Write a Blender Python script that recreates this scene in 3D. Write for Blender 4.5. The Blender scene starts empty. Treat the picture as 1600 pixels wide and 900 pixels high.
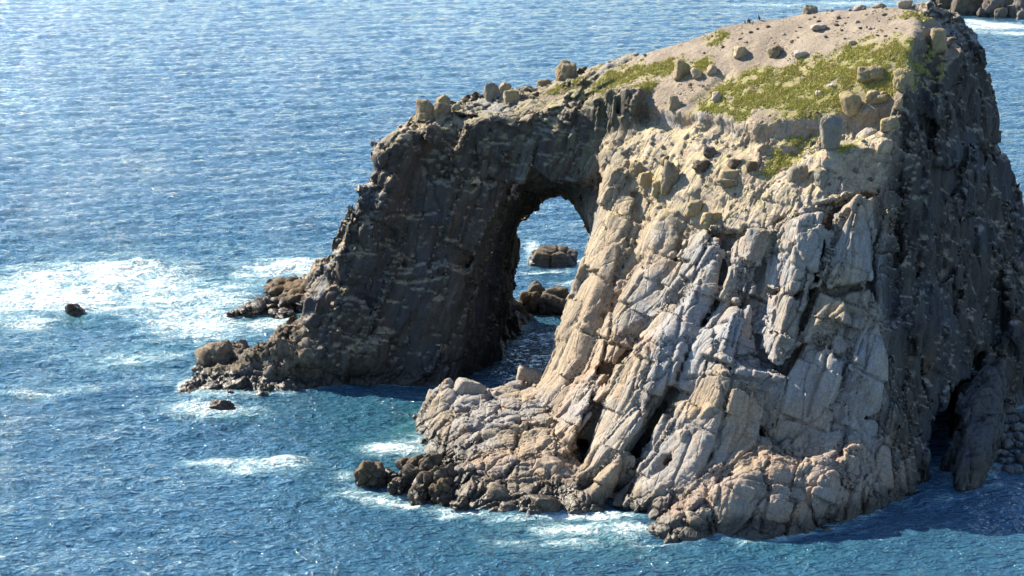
import bpy, bmesh, math, random
import numpy as np
from mathutils import Vector, Matrix, Euler
from mathutils.bvhtree import BVHTree

# ------------------------------------------------------------------ camera, sky, sun, exposure
scene = bpy.context.scene
C = scene.collection
CAM = np.array([0.0, 0.0, 70.0]); PITCH = math.radians(12.65); FPX = 2986.0     # 30 degree lens on a 70 m cliff
cam_d = bpy.data.cameras.new('camera'); cam = bpy.data.objects.new('camera', cam_d); C.objects.link(cam)
cam_d.sensor_width = 36.0; cam_d.lens = 36.0 * FPX / 1600.0
cam_d.clip_start = 0.5; cam_d.clip_end = 60000.0
cam.location = CAM; cam.rotation_euler = (math.pi / 2 - PITCH, 0, 0)
scene.camera = cam

SUN_DIR = Vector((-0.68, 0.45, 0.59)).normalized()         # towards the sun: left, a little beyond the rock
sun_el = math.asin(SUN_DIR.z); sun_az = math.atan2(SUN_DIR.x, SUN_DIR.y)
world = bpy.data.worlds.new('World'); scene.world = world; world.use_nodes = True
wn = world.node_tree; wn.nodes.clear()
sky = wn.nodes.new('ShaderNodeTexSky'); sky.sky_type = 'NISHITA'; sky.sun_disc = False
sky.sun_elevation = sun_el; sky.sun_rotation = sun_az; sky.altitude = 60.0
sky.air_density = 1.0; sky.dust_density = 0.1; sky.ozone_density = 4.0
bg = wn.nodes.new('ShaderNodeBackground'); bg.inputs['Strength'].default_value = 0.09
wo = wn.nodes.new('ShaderNodeOutputWorld')
wn.links.new(sky.outputs[0], bg.inputs[0]); wn.links.new(bg.outputs[0], wo.inputs[0])
sun_d = bpy.data.lights.new('sun', 'SUN'); sun_d.energy = 5.0; sun_d.angle = math.radians(0.53); sun_d.color = (1.0, 0.90, 0.74)
sun = bpy.data.objects.new('sun', sun_d); C.objects.link(sun)
sun.rotation_euler = SUN_DIR.to_track_quat('Z', 'Y').to_euler()
vs = scene.view_settings
vs.view_transform = 'Standard'; vs.look = 'None'; vs.exposure = 1.36; vs.gamma = 1.0; vs.use_curve_mapping = False
scene.cycles.use_denoising = True
scene.cycles.max_bounces = 6

RNG = np.random.default_rng(7)
random.seed(7)

# ------------------------------------------------------------------ helpers: surveying points, noise
CP, SP = math.cos(PITCH), math.sin(PITCH)
def P(u, v, y):
    """the point at distance y north of the camera that is surveyed at bearing/elevation (u, v)"""
    a = (u - 800.0) / FPX; b = (450.0 - v) / FPX
    d = np.array([a, CP + b * SP, -SP + b * CP]); return CAM + d * (y / d[1])
def Z(u, v, z=0.0):
    a = (u - 800.0) / FPX; b = (450.0 - v) / FPX
    d = np.array([a, CP + b * SP, -SP + b * CP]); return CAM + d * ((z - 70.0) / d[2])

def _hash(ix, iy, iz, s):
    h = (ix.astype(np.uint32) * np.uint32(374761393) + iy.astype(np.uint32) * np.uint32(668265263)
         + iz.astype(np.uint32) * np.uint32(2147483647) + np.uint32(s * 144665 + 1013904223))
    h ^= h >> np.uint32(13); h *= np.uint32(1274126177); h ^= h >> np.uint32(16); h *= np.uint32(2246822519); h ^= h >> np.uint32(15)
    return h
def rnd(ix, iy, iz, s): return (_hash(ix, iy, iz, s) & np.uint32(0xFFFFFF)).astype(np.float32) / np.float32(16777216.0)
def vnoise(p, s=0):
    """smooth value noise, -1..1"""
    i = np.floor(p).astype(np.int32); f = (p - i).astype(np.float32); w = f * f * f * (f * (f * 6 - 15) + 10)
    x, y, z = i[:, 0], i[:, 1], i[:, 2]
    def c(a, b, d): return rnd(x + a, y + b, z + d, s)
    wx, wy, wz = w[:, 0], w[:, 1], w[:, 2]
    def lx(b, d):
        a0 = c(0, b, d); return a0 + (c(1, b, d) - a0) * wx
    def ly(d):
        a0 = lx(0, d); return a0 + (lx(1, d) - a0) * wy
    a0 = ly(0); return (a0 + (ly(1) - a0) * wz) * 2 - 1
def fbm(p, s=0, o=3, g=0.5):
    r = 0; a = 1.0; q = p
    for k in range(o):
        r = r + a * vnoise(q + 17.3 * k, s + k); q = q * 2.03; a *= g
    return r
def voro(p, s=0, jit=0.9):
    """F1, F2, a random value for the nearest cell, the offset from its centre and a random direction of the cell"""
    p = p.astype(np.float32); i = np.floor(p).astype(np.int32); f = p - i
    n = len(p); d1 = np.full(n, 9e9, np.float32); d2 = d1.copy(); hid = np.zeros(n, np.uint32)
    sc = np.float32(jit / 1023); k10 = np.uint32(1023)
    for a in (-1, 0, 1):
        for b in (-1, 0, 1):
            for c in (-1, 0, 1):
                h = _hash(i[:, 0] + a, i[:, 1] + b, i[:, 2] + c, s)
                d = ((h & k10) * sc + np.float32(a + .5 - jit / 2) - f[:, 0]) ** 2
                d += (((h >> np.uint32(10)) & k10) * sc + np.float32(b + .5 - jit / 2) - f[:, 1]) ** 2
                d += (((h >> np.uint32(20)) & k10) * sc + np.float32(c + .5 - jit / 2) - f[:, 2]) ** 2
                m = d < d1
                d2 = np.where(m, d1, np.minimum(d2, d)); hid[m] = h[m]; d1 = np.where(m, d, d1)
    g = hid * np.uint32(2654435761); g ^= g >> np.uint32(15); g *= np.uint32(2246822519); g ^= g >> np.uint32(13)
    r = np.stack([(g & k10), (g >> np.uint32(10)) & k10, (g >> np.uint32(20)) & k10], 1).astype(np.float32) / 511.5 - 1
    cc = np.stack([(hid & k10), (hid >> np.uint32(10)) & k10, (hid >> np.uint32(20)) & k10], 1).astype(np.float32) * sc - np.float32(jit / 2)
    # offset from the cell centre, up to whole cells: recover it from the nearest candidate
    fr = f - .5 - cc; dv = fr - np.round(fr)
    return np.sqrt(d1), np.sqrt(d2), ((hid >> np.uint32(5)) & np.uint32(0xFFFF)).astype(np.float32) / 65535, dv, r
def sstep(a, b, x):
    t = np.clip((x - a) / (b - a), 0, 1); return t * t * (3 - 2 * t)

def hull_planes(pts):
    bm = bmesh.new()
    for p in pts: bm.verts.new([float(c) for c in p])
    bmesh.ops.convex_hull(bm, input=bm.verts)
    bm.normal_update()
    pl = {}
    for f in bm.faces:
        n = f.normal
        if n.length < .5: continue
        k = (round(n.x, 2), round(n.y, 2), round(n.z, 2), round(n.dot(f.verts[0].co), 1))
        pl[k] = (n.x, n.y, n.z, n.dot(f.verts[0].co))
    cen = np.mean(np.array(pts), 0); out = []
    for n in pl.values():
        n = np.array(n)
        if n[:3] @ cen > n[3]: n = -n
        out.append(n)
    bm.free()
    return np.array(out, np.float32)

# ------------------------------------------------------------------ the island as a solid: rock masses as convex bodies, joined
H = 0.5
G0 = np.array([-46.0, 184.0, -3.0], np.float32); GN = np.array([262, 250, 120])
gx = G0[0] + H * np.arange(GN[0], dtype=np.float32); gy = G0[1] + H * np.arange(GN[1], dtype=np.float32); gz = G0[2] + H * np.arange(GN[2], dtype=np.float32)
D = np.full(tuple(GN), 6.0, np.float32); L = np.full(tuple(GN), -1, np.int16); DM = np.full(tuple(GN), 6.0, np.float32)
PARTS = []
def box_idx(lo, hi):
    a = np.clip(np.floor((lo - G0) / H).astype(int), 0, GN); b = np.clip(np.ceil((hi - G0) / H).astype(int) + 1, 0, GN)
    return tuple(slice(int(a[k]), int(b[k])) for k in range(3))
def hull_sdf(pts, sl):
    X = gx[sl[0]][:, None, None]; Y = gy[sl[1]][None, :, None]; Zz = gz[sl[2]][None, None, :]
    d = None
    for n in hull_planes(pts):
        e = (n[0] * X + n[1] * Y - n[3]) + n[2] * Zz
        d = e if d is None else np.maximum(d, e)
    return d
def add(part, pts, k=0.8, grow=0.0):
    pts = np.array(pts, float)
    if part not in PARTS: PARTS.append(part)
    sl = box_idx(pts.min(0) - 5, pts.max(0) + 5)
    d = hull_sdf(pts, sl) - grow
    A = D[sl]; m = d < DM[sl]; L[sl] = np.where(m, PARTS.index(part), L[sl]); DM[sl] = np.minimum(DM[sl], d)
    h = np.clip(.5 + .5 * (A - d) / k, 0, 1); D[sl] = A + (d - A) * h - k * h * (1 - h)
def carve(pts, k=1.0):
    pts = np.array(pts, float); sl = box_idx(pts.min(0) - 4, pts.max(0) + 4)
    d = -hull_sdf(pts, sl); A = D[sl]
    h = np.clip(.5 - .5 * (A - d) / k, 0, 1); D[sl] = A + (d - A) * h + k * h * (1 - h)
def carve_tube(pts, rad, k=0.5):
    pts = [np.array(p, float) for p in pts]
    if not hasattr(rad, '__len__'): rad = [rad] * len(pts)
    for a, b, ra, rb in zip(pts[:-1], pts[1:], rad[:-1], rad[1:]):
        r = max(ra, rb); sl = box_idx(np.minimum(a, b) - r - 2, np.maximum(a, b) + r + 2)
        X = gx[sl[0]][:, None, None]; Y = gy[sl[1]][None, :, None]; Zz = gz[sl[2]][None, None, :]
        ab = b - a; t = ((X - a[0]) * ab[0] + (Y - a[1]) * ab[1] + (Zz - a[2]) * ab[2]) / max(ab @ ab, 1e-6); t = np.clip(t, 0, 1)
        d = np.sqrt((X - a[0] - t * ab[0]) ** 2 + (Y - a[1] - t * ab[1]) ** 2 + (Zz - a[2] - t * ab[2]) ** 2) - (ra + (rb - ra) * t)
        d = -d; A = D[sl]; h = np.clip(.5 - .5 * (A - d) / k, 0, 1); D[sl] = A + (d - A) * h + k * h * (1 - h)
def down(pts, z=-3.0): return [(p[0], p[1], z) for p in pts]
def push(pts, d): return [np.array(p) + np.array(d) for p in pts]
def rib(part, secs, back=9.0, k=0.5):
    S = [[P(*q) for q in s] for s in secs]
    for a, b in zip(S[:-1], S[1:]):
        add(part, a + b + push(a + b, (0.08 * back, back, -0.25 * back)), .3)

# --- far pillar
pl_lo = [P(484, 520, 253.5), P(500, 442, 254.5), P(532, 405, 255), P(738, 420, 252.5), P(815, 420, 288)]
b0 = [Z(486, 598), Z(560, 604), Z(705, 601), Z(800, 550), Z(862, 486), np.array([-20., 288, 0]), np.array([-26., 270, 0])]
add('pillar', b0 + down(b0) + pl_lo + [P(500, 442, 280), P(540, 405, 284)])
add('pillar', [P(532, 405, 255), P(552, 385, 255.5), P(555, 345, 256), P(584, 272, 257), P(738, 420, 252.5), P(790, 288, 253.5), P(815, 420, 288), P(862, 322, 288),
               P(560, 345, 282), P(600, 270, 284), P(545, 405, 284), P(800, 250, 286)])
add('pillar', [P(584, 272, 257), P(590, 258, 257), P(614, 240, 257.5), P(622, 215, 258), P(651, 198, 259), P(720, 200, 257.5), P(790, 288, 253.5), P(800, 185, 257.5),
               P(655, 180, 262), P(660, 175, 276), P(745, 160, 268), P(800, 150, 275), P(600, 270, 282), P(860, 300, 288), P(700, 162, 266)])
# --- the span over the arch
add('arch_span', [P(770, 300, 253.5), P(965, 300, 251), P(790, 200, 257), P(845, 178, 257.5), P(965, 150, 254), P(745, 160, 268), P(830, 138, 270), P(890, 122, 270), P(1000, 88, 266),
                  P(800, 160, 284), P(1000, 110, 284), P(800, 300, 292), P(1000, 300, 292)])
for u0, u1, v0, v1, y0 in [(925, 955, 150, 262, 252.2), (953, 978, 140, 300, 250.6), (976, 1006, 138, 320, 248.5), (880, 915, 168, 255, 254.3), (836, 866, 182, 250, 255.2)]:
    y0 += 1.3; add('arch_span', [P(u0, v0, y0 + .5), P(u1, v0, y0 + .8), P((u0 + u1) / 2, v0 + 20, y0 - .8), P((u0 + u1) / 2 - 8, v1, y0 - 1.2), P(u0 - 10, v1 + 20, y0), P(u1 - 8, v1 + 20, y0),
                      P(u0, v0, y0 + 12), P(u1, v0, y0 + 12), P(u0, v1, y0 + 9), P(u1, v1, y0 + 9)], .35)
def add_ball(part, c, r, k=.8):
    c = np.array(c, float); r = np.array(r, float); sl = box_idx(c - r - 3, c + r + 3)
    X = (gx[sl[0]][:, None, None] - c[0]) / r[0]; Y = (gy[sl[1]][None, :, None] - c[1]) / r[1]; Zz = (gz[sl[2]][None, None, :] - c[2]) / r[2]
    q = np.sqrt(X * X + Y * Y + Zz * Zz); d = ((q - 1) * r.min()).astype(np.float32); A = D[sl]
    m = d < DM[sl]; L[sl] = np.where(m, PARTS.index(part), L[sl]); DM[sl] = np.minimum(DM[sl], d)
    h = np.clip(.5 + .5 * (A - d) / k, 0, 1); D[sl] = A + (d - A) * h - k * h * (1 - h)
# rounded lobes down the outer edge of the pillar
for u, v, y, r in [(528, 470, 257.5, (3.4, 4, 3.2)), (548, 498, 255.5, (3.6, 3.6, 2.6)), (512, 520, 256, (2.8, 3, 4.2)), (560, 545, 254.6, (4.6, 3, 3.6)), (565, 400, 257.5, (3.2, 3.4, 3.2)), (580, 360, 258, (2.8, 3, 2.4)),
                   (600, 322, 258.6, (2.8, 2.8, 2.6)), (618, 285, 259, (2.6, 2.6, 2.2)), (630, 240, 260, (3.4, 3, 3.2)), (548, 420, 258, (2.6, 3, 2.2)), (520, 440, 260, (2.4, 3, 2.4)), (655, 215, 260.6, (2.6, 2.4, 1.6))]:
    add_ball('pillar', P(u - 4, v, y - 2.4), np.array(r) * 1.15, .4)
# --- body of the near buttress
core_f = [P(872, 600, 240), P(922, 640, 229), P(985, 660, 218), P(1100, 640, 211), P(1230, 650, 208), P(1370, 690, 207)]
core_h = [P(968, 300, 244), P(1052, 338, 237), P(1112, 374, 228), P(1190, 366, 223), P(1270, 326, 220), P(1372, 296, 220)]
core_b = [np.array([8., 292, 28]), np.array([62., 285, 34]), np.array([10., 294, -3]), np.array([68., 290, -3])]
add('buttress_core', core_f + down(core_f) + core_h + core_b)
# --- slope between the rib heads and the scarp
sc_foot = [P(985, 196, 250), P(1085, 220, 239.5), P(1180, 236, 231.5), P(1290, 218, 228), P(1405, 204, 225)]
heads = [P(940, 240, 250), P(975, 290, 244), P(1055, 332, 235), P(1110, 366, 226.5), P(1190, 358, 221), P(1270, 318, 217.5), P(1376, 290, 217)]
add('upper_slope', sc_foot + heads + [np.array([12., 270, 20]), np.array([55., 250, 20]), np.array([14., 270, 38]), np.array([55., 245, 38])])
# --- sloping top of the island
sky_l = [P(940, 118, 263), P(1000, 86, 262), P(1130, 45, 259), P(1262, 20, 255), P(1430, 6, 247)]
lip = [P(955, 150, 256), P(1010, 150, 252), P(1090, 193, 242), P(1180, 196, 233), P(1290, 180, 229.5), P(1402, 166, 227)]
rt = [P(1426, 60, 236), P(1470, 40, 243)]
add('plateau', sky_l[:3] + lip[:4] + [P(1262, 20, 255)] + push(sky_l[:3], (2, 22, -14)) + push(lip[:4], (0, 5, -9)))
add('plateau', sky_l[2:] + lip[3:] + rt + push(sky_l[2:], (2, 20, -14)) + push(lip[3:], (0, 1, -6)) + push(rt, (0, 8, -8)))
# --- terrace with the standing stone
add('upper_slope', [P(1285, 230, 221), P(1385, 232, 219), P(1400, 195, 223), P(1300, 215, 225), P(1375, 290, 217), P(1270, 300, 219), np.array([40., 235, 24]), np.array([50., 235, 24])], .6)
# --- the shaded seaward end
ridge = [P(1430, 8, 246), P(1466, 6, 247), P(1497, 28, 248), P(1530, 75, 249), P(1549, 128, 250), P(1565, 200, 250.5), P(1588, 290, 251), P(1612, 400, 251.5), P(1650, 620, 252)]
edge = [P(1480, 66, 240), P(1426, 70, 236), P(1402, 176, 224.5), P(1378, 300, 217), P(1372, 480, 211.5), P(1385, 600, 208), P(1410, 770, 204)]
e2 = edge + ridge
add('end_cliff', [p for p in e2 if p[2] > 18] + push(ridge, (2, 30, -6)) + [np.array([40., 250, 18]), np.array([72., 282, 18])] + [P(1372, 480, 211.5), P(1612, 400, 251.5)])
add('end_cliff', [P(1378, 300, 217), P(1372, 480, 211.5), P(1385, 600, 208), P(1410, 770, 204), P(1588, 290, 251), P(1612, 400, 251.5), P(1650, 620, 252),
                  (38, 203, -3), (76, 255, -3), (74, 285, -3), (40, 250, -3), (72, 282, 20), (40, 250, 25)])
add('end_cliff', [P(1478, 66, 240), P(1500, 70, 241), P(1520, 130, 243), P(1500, 250, 233), P(1470, 260, 229), P(1462, 150, 232), P(1480, 100, 250), P(1520, 250, 250)], .6)
add('end_cliff', [P(1430, 180, 226), P(1455, 300, 221.5), P(1450, 480, 217), P(1405, 300, 218), P(1400, 480, 212), P(1440, 560, 213.5), P(1440, 300, 240), P(1440, 500, 236)], .6)
add('end_cliff', [P(1545, 330, 240), P(1570, 420, 238), P(1575, 520, 236), P(1600, 420, 246), P(1620, 560, 240), P(1560, 350, 250), P(1640, 560, 250)], .8)
# --- ribs of the near face
rib('rib', [[(938, 240, 250), (965, 230, 247), (1000, 270, 243)], [(936, 292, 246), (965, 285, 243), (1000, 305, 240)], [(925, 365, 243), (957, 365, 238), (995, 370, 236)],
            [(890, 480, 239), (925, 475, 233), (953, 480, 232)], [(848, 592, 236), (872, 600, 229), (900, 572, 229)], [(815, 650, 230), (850, 665, 224), (880, 645, 224.5)]])
PARTS.append('rib.b')
rib('rib.b', [[(1002, 300, 241), (1032, 312, 237), (1068, 335, 233.5)], [(1001, 368, 236.5), (1030, 375, 231), (1060, 387, 229)], [(958, 478, 232.5), (988, 470, 227.5), (1018, 485, 225.5)],
              [(905, 574, 229), (932, 580, 223), (962, 578, 220.5)], [(868, 645, 223.5), (905, 658, 217), (940, 622, 217)], [(830, 720, 214), (870, 730, 209), (900, 690, 213)]])
rib('rib.c', [[(1068, 372, 230), (1105, 366, 225.5), (1132, 374, 223.5)], [(1064, 400, 227.5), (1095, 420, 221), (1126, 402, 221.5)], [(1036, 462, 223.5), (1075, 470, 217), (1112, 482, 217)],
              [(987, 532, 220), (1030, 545, 213), (1074, 532, 213)], [(947, 625, 216), (1000, 640, 208), (1044, 618, 209.5)], [(895, 745, 207.5), (945, 765, 202.5), (990, 700, 205)], [(880, 800, 199.5), (930, 800, 199.5), (960, 780, 201)]])
rib('rib.d', [[(1142, 388, 222.5), (1178, 364, 218), (1190, 366, 217.5)], [(1127, 472, 218), (1155, 480, 212), (1180, 472, 214.5)], [(1087, 542, 212), (1130, 560, 207.5), (1186, 562, 209)],
              [(1060, 600, 209.5), (1120, 600, 206), (1190, 600, 207)]])
rib('rib.e', [[(1200, 372, 218.5), (1250, 326, 214), (1298, 322, 214)], [(1197, 452, 215), (1232, 460, 209.5), (1266, 460, 210.5)], [(1188, 545, 210), (1216, 565, 205.5), (1248, 532, 207.5)]])
rib('slab', [[(1302, 332, 214.5), (1340, 302, 214), (1378, 296, 216)], [(1276, 462, 210.5), (1320, 450, 209), (1370, 440, 212.5)], [(1258, 538, 207), (1310, 560, 204.7), (1388, 540, 208.5)],
             [(1194, 655, 204.5), (1280, 660, 203), (1384, 650, 205.5)], [(1200, 695, 203.5), (1300, 705, 201.5), (1405, 775, 203)]])
rib('shoulder', [[(1066, 592, 209), (1130, 574, 206.3), (1212, 588, 206.3)], [(1046, 642, 207.5), (1120, 650, 203), (1186, 642, 204.5)], [(1000, 730, 203.5), (1090, 722, 199.5), (1180, 705, 201.5)], [(945, 798, 199.5), (1000, 800, 197.5), (1080, 770, 197.5)]])
# --- block at the foot of the face
fb = [Z(1010, 830), Z(1040, 846), Z(1200, 840), Z(1330, 818), Z(1392, 770)]
add('foot_block', fb + down(fb) + [P(1165, 692, 203), P(1240, 672, 203), P(1335, 668, 203.5), P(1345, 700, 199.5), P(1185, 745, 195.5), P(1290, 752, 195.5), P(1350, 770, 197.5), P(1120, 760, 195.5), P(1060, 800, 193.2)])
fl = [Z(990, 812), Z(1020, 836), Z(1150, 830)]
add('foot_block', fl + down(fl) + [P(1020, 760, 200), P(1090, 715, 203), P(1160, 735, 200), P(1130, 775, 195.5), P(1040, 790, 196)])
# --- low bench to the left of the ribs
bb = [Z(648, 655), Z(655, 700), Z(690, 775), Z(720, 797), Z(830, 806), Z(950, 798), Z(870, 600)]
add('bench', bb + down(bb) + [P(690, 612, 236), P(730, 605, 237), P(765, 645, 228), P(835, 592, 240), P(880, 655, 221.5), P(850, 722, 208), P(765, 715, 210), P(735, 762, 204), P(900, 760, 204), P(700, 680, 221.5)])
add('bench', [P(655, 640, 235), P(668, 612, 236.5), P(700, 600, 237), P(745, 612, 235), P(700, 650, 230), (-10, 240, -2), (-12, 234, -2), (-2, 232, -2)])
add('bench', [P(790, 605, 238), P(815, 582, 241), P(850, 590, 240), P(860, 640, 230), P(780, 650, 229), (-2, 242, -2), (4, 244, -2)])
# --- shelf at the foot of the pillar
sb = [Z(278, 612), Z(300, 622), Z(390, 622), Z(440, 606), Z(520, 602), Z(500, 560), Z(320, 555), Z(305, 585)]
add('shelf', sb + down(sb) + [P(350, 575, 254), P(420, 590, 252), P(500, 575, 253.5)])
add('shelf', [P(312, 555, 259), P(330, 535, 262), P(385, 533, 262.5), P(395, 560, 258), P(318, 585, 255), P(380, 590, 253), (-44, 258, -2), (-36, 253, -2), (-38, 266, -2), (-33, 266, -2)])
add('shelf', [P(400, 550, 258), P(440, 530, 261), P(490, 520, 258), P(500, 560, 254), P(440, 590, 251.5), (-34, 252, -2), (-25, 250, -2), (-25, 268, -2), (-34, 266, -2)])
for u, v, y, r in [(455, 562, 256, (5.5, 5, 3.4)), (482, 545, 256, (5.5, 5, 4.6)), (420, 572, 256, (5, 4, 2.8)), (385, 585, 256, (5, 4, 2.2))]: add_ball('shelf', P(u, v, y), r, .8)
# --- rock beyond the inlet, right
rb_ = [Z(1478, 742), Z(1495, 778), Z(1530, 764), Z(1550, 728), Z(1568, 695)]
add('inlet_rock', rb_ + down(rb_) + [P(1505, 660, 213), P(1530, 620, 219), P(1548, 560, 229), P(1566, 555, 229), P(1566, 620, 221), P(1548, 680, 212), (57, 240, -3), (57, 242, 8)])
# --- carving: the arch, the inlet, the cave
carve([P(745, 625, 246), P(755, 450, 246), P(790, 292, 246), P(838, 266, 246), P(895, 288, 246), P(922, 345, 246), P(905, 420, 246), P(862, 600, 246), P(850, 640, 246),
       P(868, 500, 300), P(815, 440, 300), P(823, 378, 300), P(862, 321, 300), P(888, 317, 300), P(910, 334, 300), P(940, 420, 300), P(940, 520, 300)], 1.6)
carve([Z(1400, 800, -2), Z(1480, 735, -3), Z(1430, 700, -3), Z(1470, 650, -3), P(1455, 640, 222), P(1490, 560, 230), P(1520, 560, 231), P(1500, 650, 222), P(1440, 745, 207)], 1.2)
carve([P(1492, 610, 226), P(1510, 552, 226), P(1538, 545, 228), P(1538, 595, 228), P(1500, 600, 237), P(1528, 555, 237)], 1.4)

carve_tube([P(1090, 214, 239), P(1180, 232, 230.5), P(1240, 225, 228.5), P(1290, 212, 227), P(1395, 198, 224)], [.8, 1.1, 1.0, 1.0, .7], .5)
carve_tube([P(1130, 120, 247), P(1085, 145, 244), P(1060, 180, 241), P(1035, 230, 240)], [.6, 1.5, 1.6, .8], .8)                # reddish gully
# explicit joints on the near face: dark clefts between the ribs
for pts, r in [
    ([(1005, 345, 236), (998, 372, 235.5), (957, 478, 231.5), (903, 572, 228)], [.35, .5, .6, .4]),
    ([(1066, 375, 229), (1036, 456, 224), (998, 500, 221.5), (975, 550, 219.5), (942, 620, 215.5), (890, 700, 210)], [.4, .55, .5, .6, .6, .4]),
    ([(1134, 380, 221.5), (1122, 478, 216), (1082, 515, 212.5), (1062, 602, 208.5), (1045, 622, 207.8), (1005, 690, 204), (955, 778, 200)], [.3, .4, .5, .7, .8, 1.1, .8]),
    ([(1192, 372, 217), (1180, 430, 215), (1184, 520, 210.5), (1190, 570, 207.5)], [.6, .8, .7, .3]),
    ([(1325, 325, 213.5), (1300, 382, 211.8), (1271, 449, 209.5), (1269, 485, 208.5), (1253, 528, 206.5), (1216, 572, 205)], [.18, .2, .25, .25, .25, .2]),
    ([(1310, 430, 209.5), (1280, 480, 208)], [.15, .12]),
    ([(1312, 500, 207), (1285, 570, 204.5), (1262, 640, 203.3)], [.15, .25, .15]),
    ([(1360, 510, 207.5), (1330, 570, 205), (1300, 640, 203)], [.2, .25, .15]),
    ([(1170, 720, 199), (1150, 790, 194.5)], [.25, .3]),
    ([(1000, 745, 201), (1060, 720, 203), (1140, 700, 203.2)], [.3, .5, .4]),
    ([(690, 470, 254.5), (660, 560, 253)], [.4, .5]), ([(700, 230, 262), (680, 300, 259), (650, 400, 256.5), (640, 520, 254)], [.3, .4, .5, .3]),
    ([(760, 260, 259.5), (735, 330, 257.5), (700, 470, 254.5)], [.3, .4, .4])]:
    carve_tube([P(*q) for q in pts], [(2.0 if max(r) >= .5 else 1.3) * t for t in r], .25)

# soften the edges as the weather did
def blur(A):
    for ax in range(3):
        B = A.copy(); n = A.shape[ax]
        s = [slice(None)] * 3; a = list(s); b = list(s); c = list(s)
        a[ax] = slice(0, n - 2); b[ax] = slice(1, n - 1); c[ax] = slice(2, n)
        B[tuple(b)] = .25 * A[tuple(a)] + .5 * A[tuple(b)] + .25 * A[tuple(c)]; A = B
    return A

def sample(A, p, h=None):
    h = h or H; n = np.array(A.shape)
    q = (p - G0) / h; q = np.clip(q, 0, n - 1.001).astype(np.float32); i = q.astype(np.int32); f = q - i
    x, y, z = i[:, 0], i[:, 1], i[:, 2]; fx, fy, fz = f[:, 0], f[:, 1], f[:, 2]
    def c(a, b, d): return A[x + a, y + b, z + d]
    def lx(b, d): a0 = c(0, b, d); return a0 + (c(1, b, d) - a0) * fx
    def ly(d): a0 = lx(0, d); return a0 + (lx(1, d) - a0) * fy
    a0 = ly(0); return a0 + (ly(1) - a0) * fz
def label_at(p):
    i = np.clip(np.round((p - G0) / H).astype(np.int32), 0, GN - 1); return L[i[:, 0], i[:, 1], i[:, 2]]
def PI(*names): return [PARTS.index(n) for n in names]
def region(*names):
    m = np.isin(L[::2, ::2, ::2], PI(*names)).astype(np.float32)
    for _ in range(2): m = blur(m)
    return m
REG = {'soft': region('plateau'), 'slope': region('upper_slope'), 'bench': region('bench', 'foot_block', 'inlet_rock'), 'shelf': region('shelf'),
       'end': region('end_cliff'), 'inlet': region('inlet_rock'), 'wall': region('pillar', 'arch_span'), 'face': region('rib', 'rib.b', 'rib.c', 'rib.d', 'rib.e', 'slab', 'shoulder', 'buttress_core')}
def reg(k, p): return sample(REG[k], p, 2 * H)

AX = np.array([0.36, 0.22, 0.90]); AX /= np.linalg.norm(AX)                      # lie of the joints in the granite
BX = np.cross(AX, [0, 1, 0]); BX /= np.linalg.norm(BX); CX = np.cross(AX, BX)
JM = np.stack([BX, CX, AX], 1).astype(np.float32)
_av = np.array([.12, .10, 1.0]); _av /= np.linalg.norm(_av); _bv = np.array([.80, .60, 0]) - _av * (np.array([.80, .60, 0]) @ _av); _bv /= np.linalg.norm(_bv)
JV = np.stack([_bv, np.cross(_av, _bv), _av], 1).astype(np.float32)                             # steeper joints of the seaward end
def facets(p, s, tilt):
    """planar broken faces: an offset and a tilt for each joint block, and the width of the joint"""
    f1, f2, c, dv, r = voro(p, s)
    return (c - .5) + tilt * (dv * r).sum(1), f2 - f1, f1
def bricks(q, size, s, tilt=.5):
    """straight-jointed blocks: offset and tilt per block, and distance (m) to the nearest joint"""
    size = np.array(size, np.float32); u = q / size
    ia = np.floor(u[:, 0]).astype(np.int32); k0 = np.zeros_like(ia)
    ub = u[:, 1] + rnd(ia, k0, k0, s + 1); ib = np.floor(ub).astype(np.int32)
    # column edges wander from block to block, cross joints sit at a different height in every column
    uc = u[:, 2] + 7.3 * rnd(ia, ib, k0, s + 2); ic = np.floor(uc).astype(np.int32)
    ic = ic + (uc - ic > .35 + .3 * rnd(ia, ib, ic, s + 5)).astype(np.int32) * 500
    fc = uc - np.floor(uc)
    fa, fb = u[:, 0] - ia, ub - ib
    dj = np.minimum(np.minimum(fa, 1 - fa) * size[0], np.minimum(fb, 1 - fb) * size[1]); dj = np.minimum(dj, np.minimum(fc, 1 - fc) * size[2])
    o = rnd(ia, ib, ic, s + 3) - .5
    t = (fa - .5) * (rnd(ia, ib, ic, s + 7) - .5) + (fb - .5) * (rnd(ia, ib, ic, s + 8) - .5) + (fc - .5) * (rnd(ia, ib, ic, s + 9) - .5)
    return o + tilt * 2 * t, dj
SCARP = np.array([P(1085, 206, 240), P(1180, 215, 232), P(1240, 208, 229.5), P(1290, 198, 228), P(1400, 184, 225.5)], np.float32)
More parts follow.
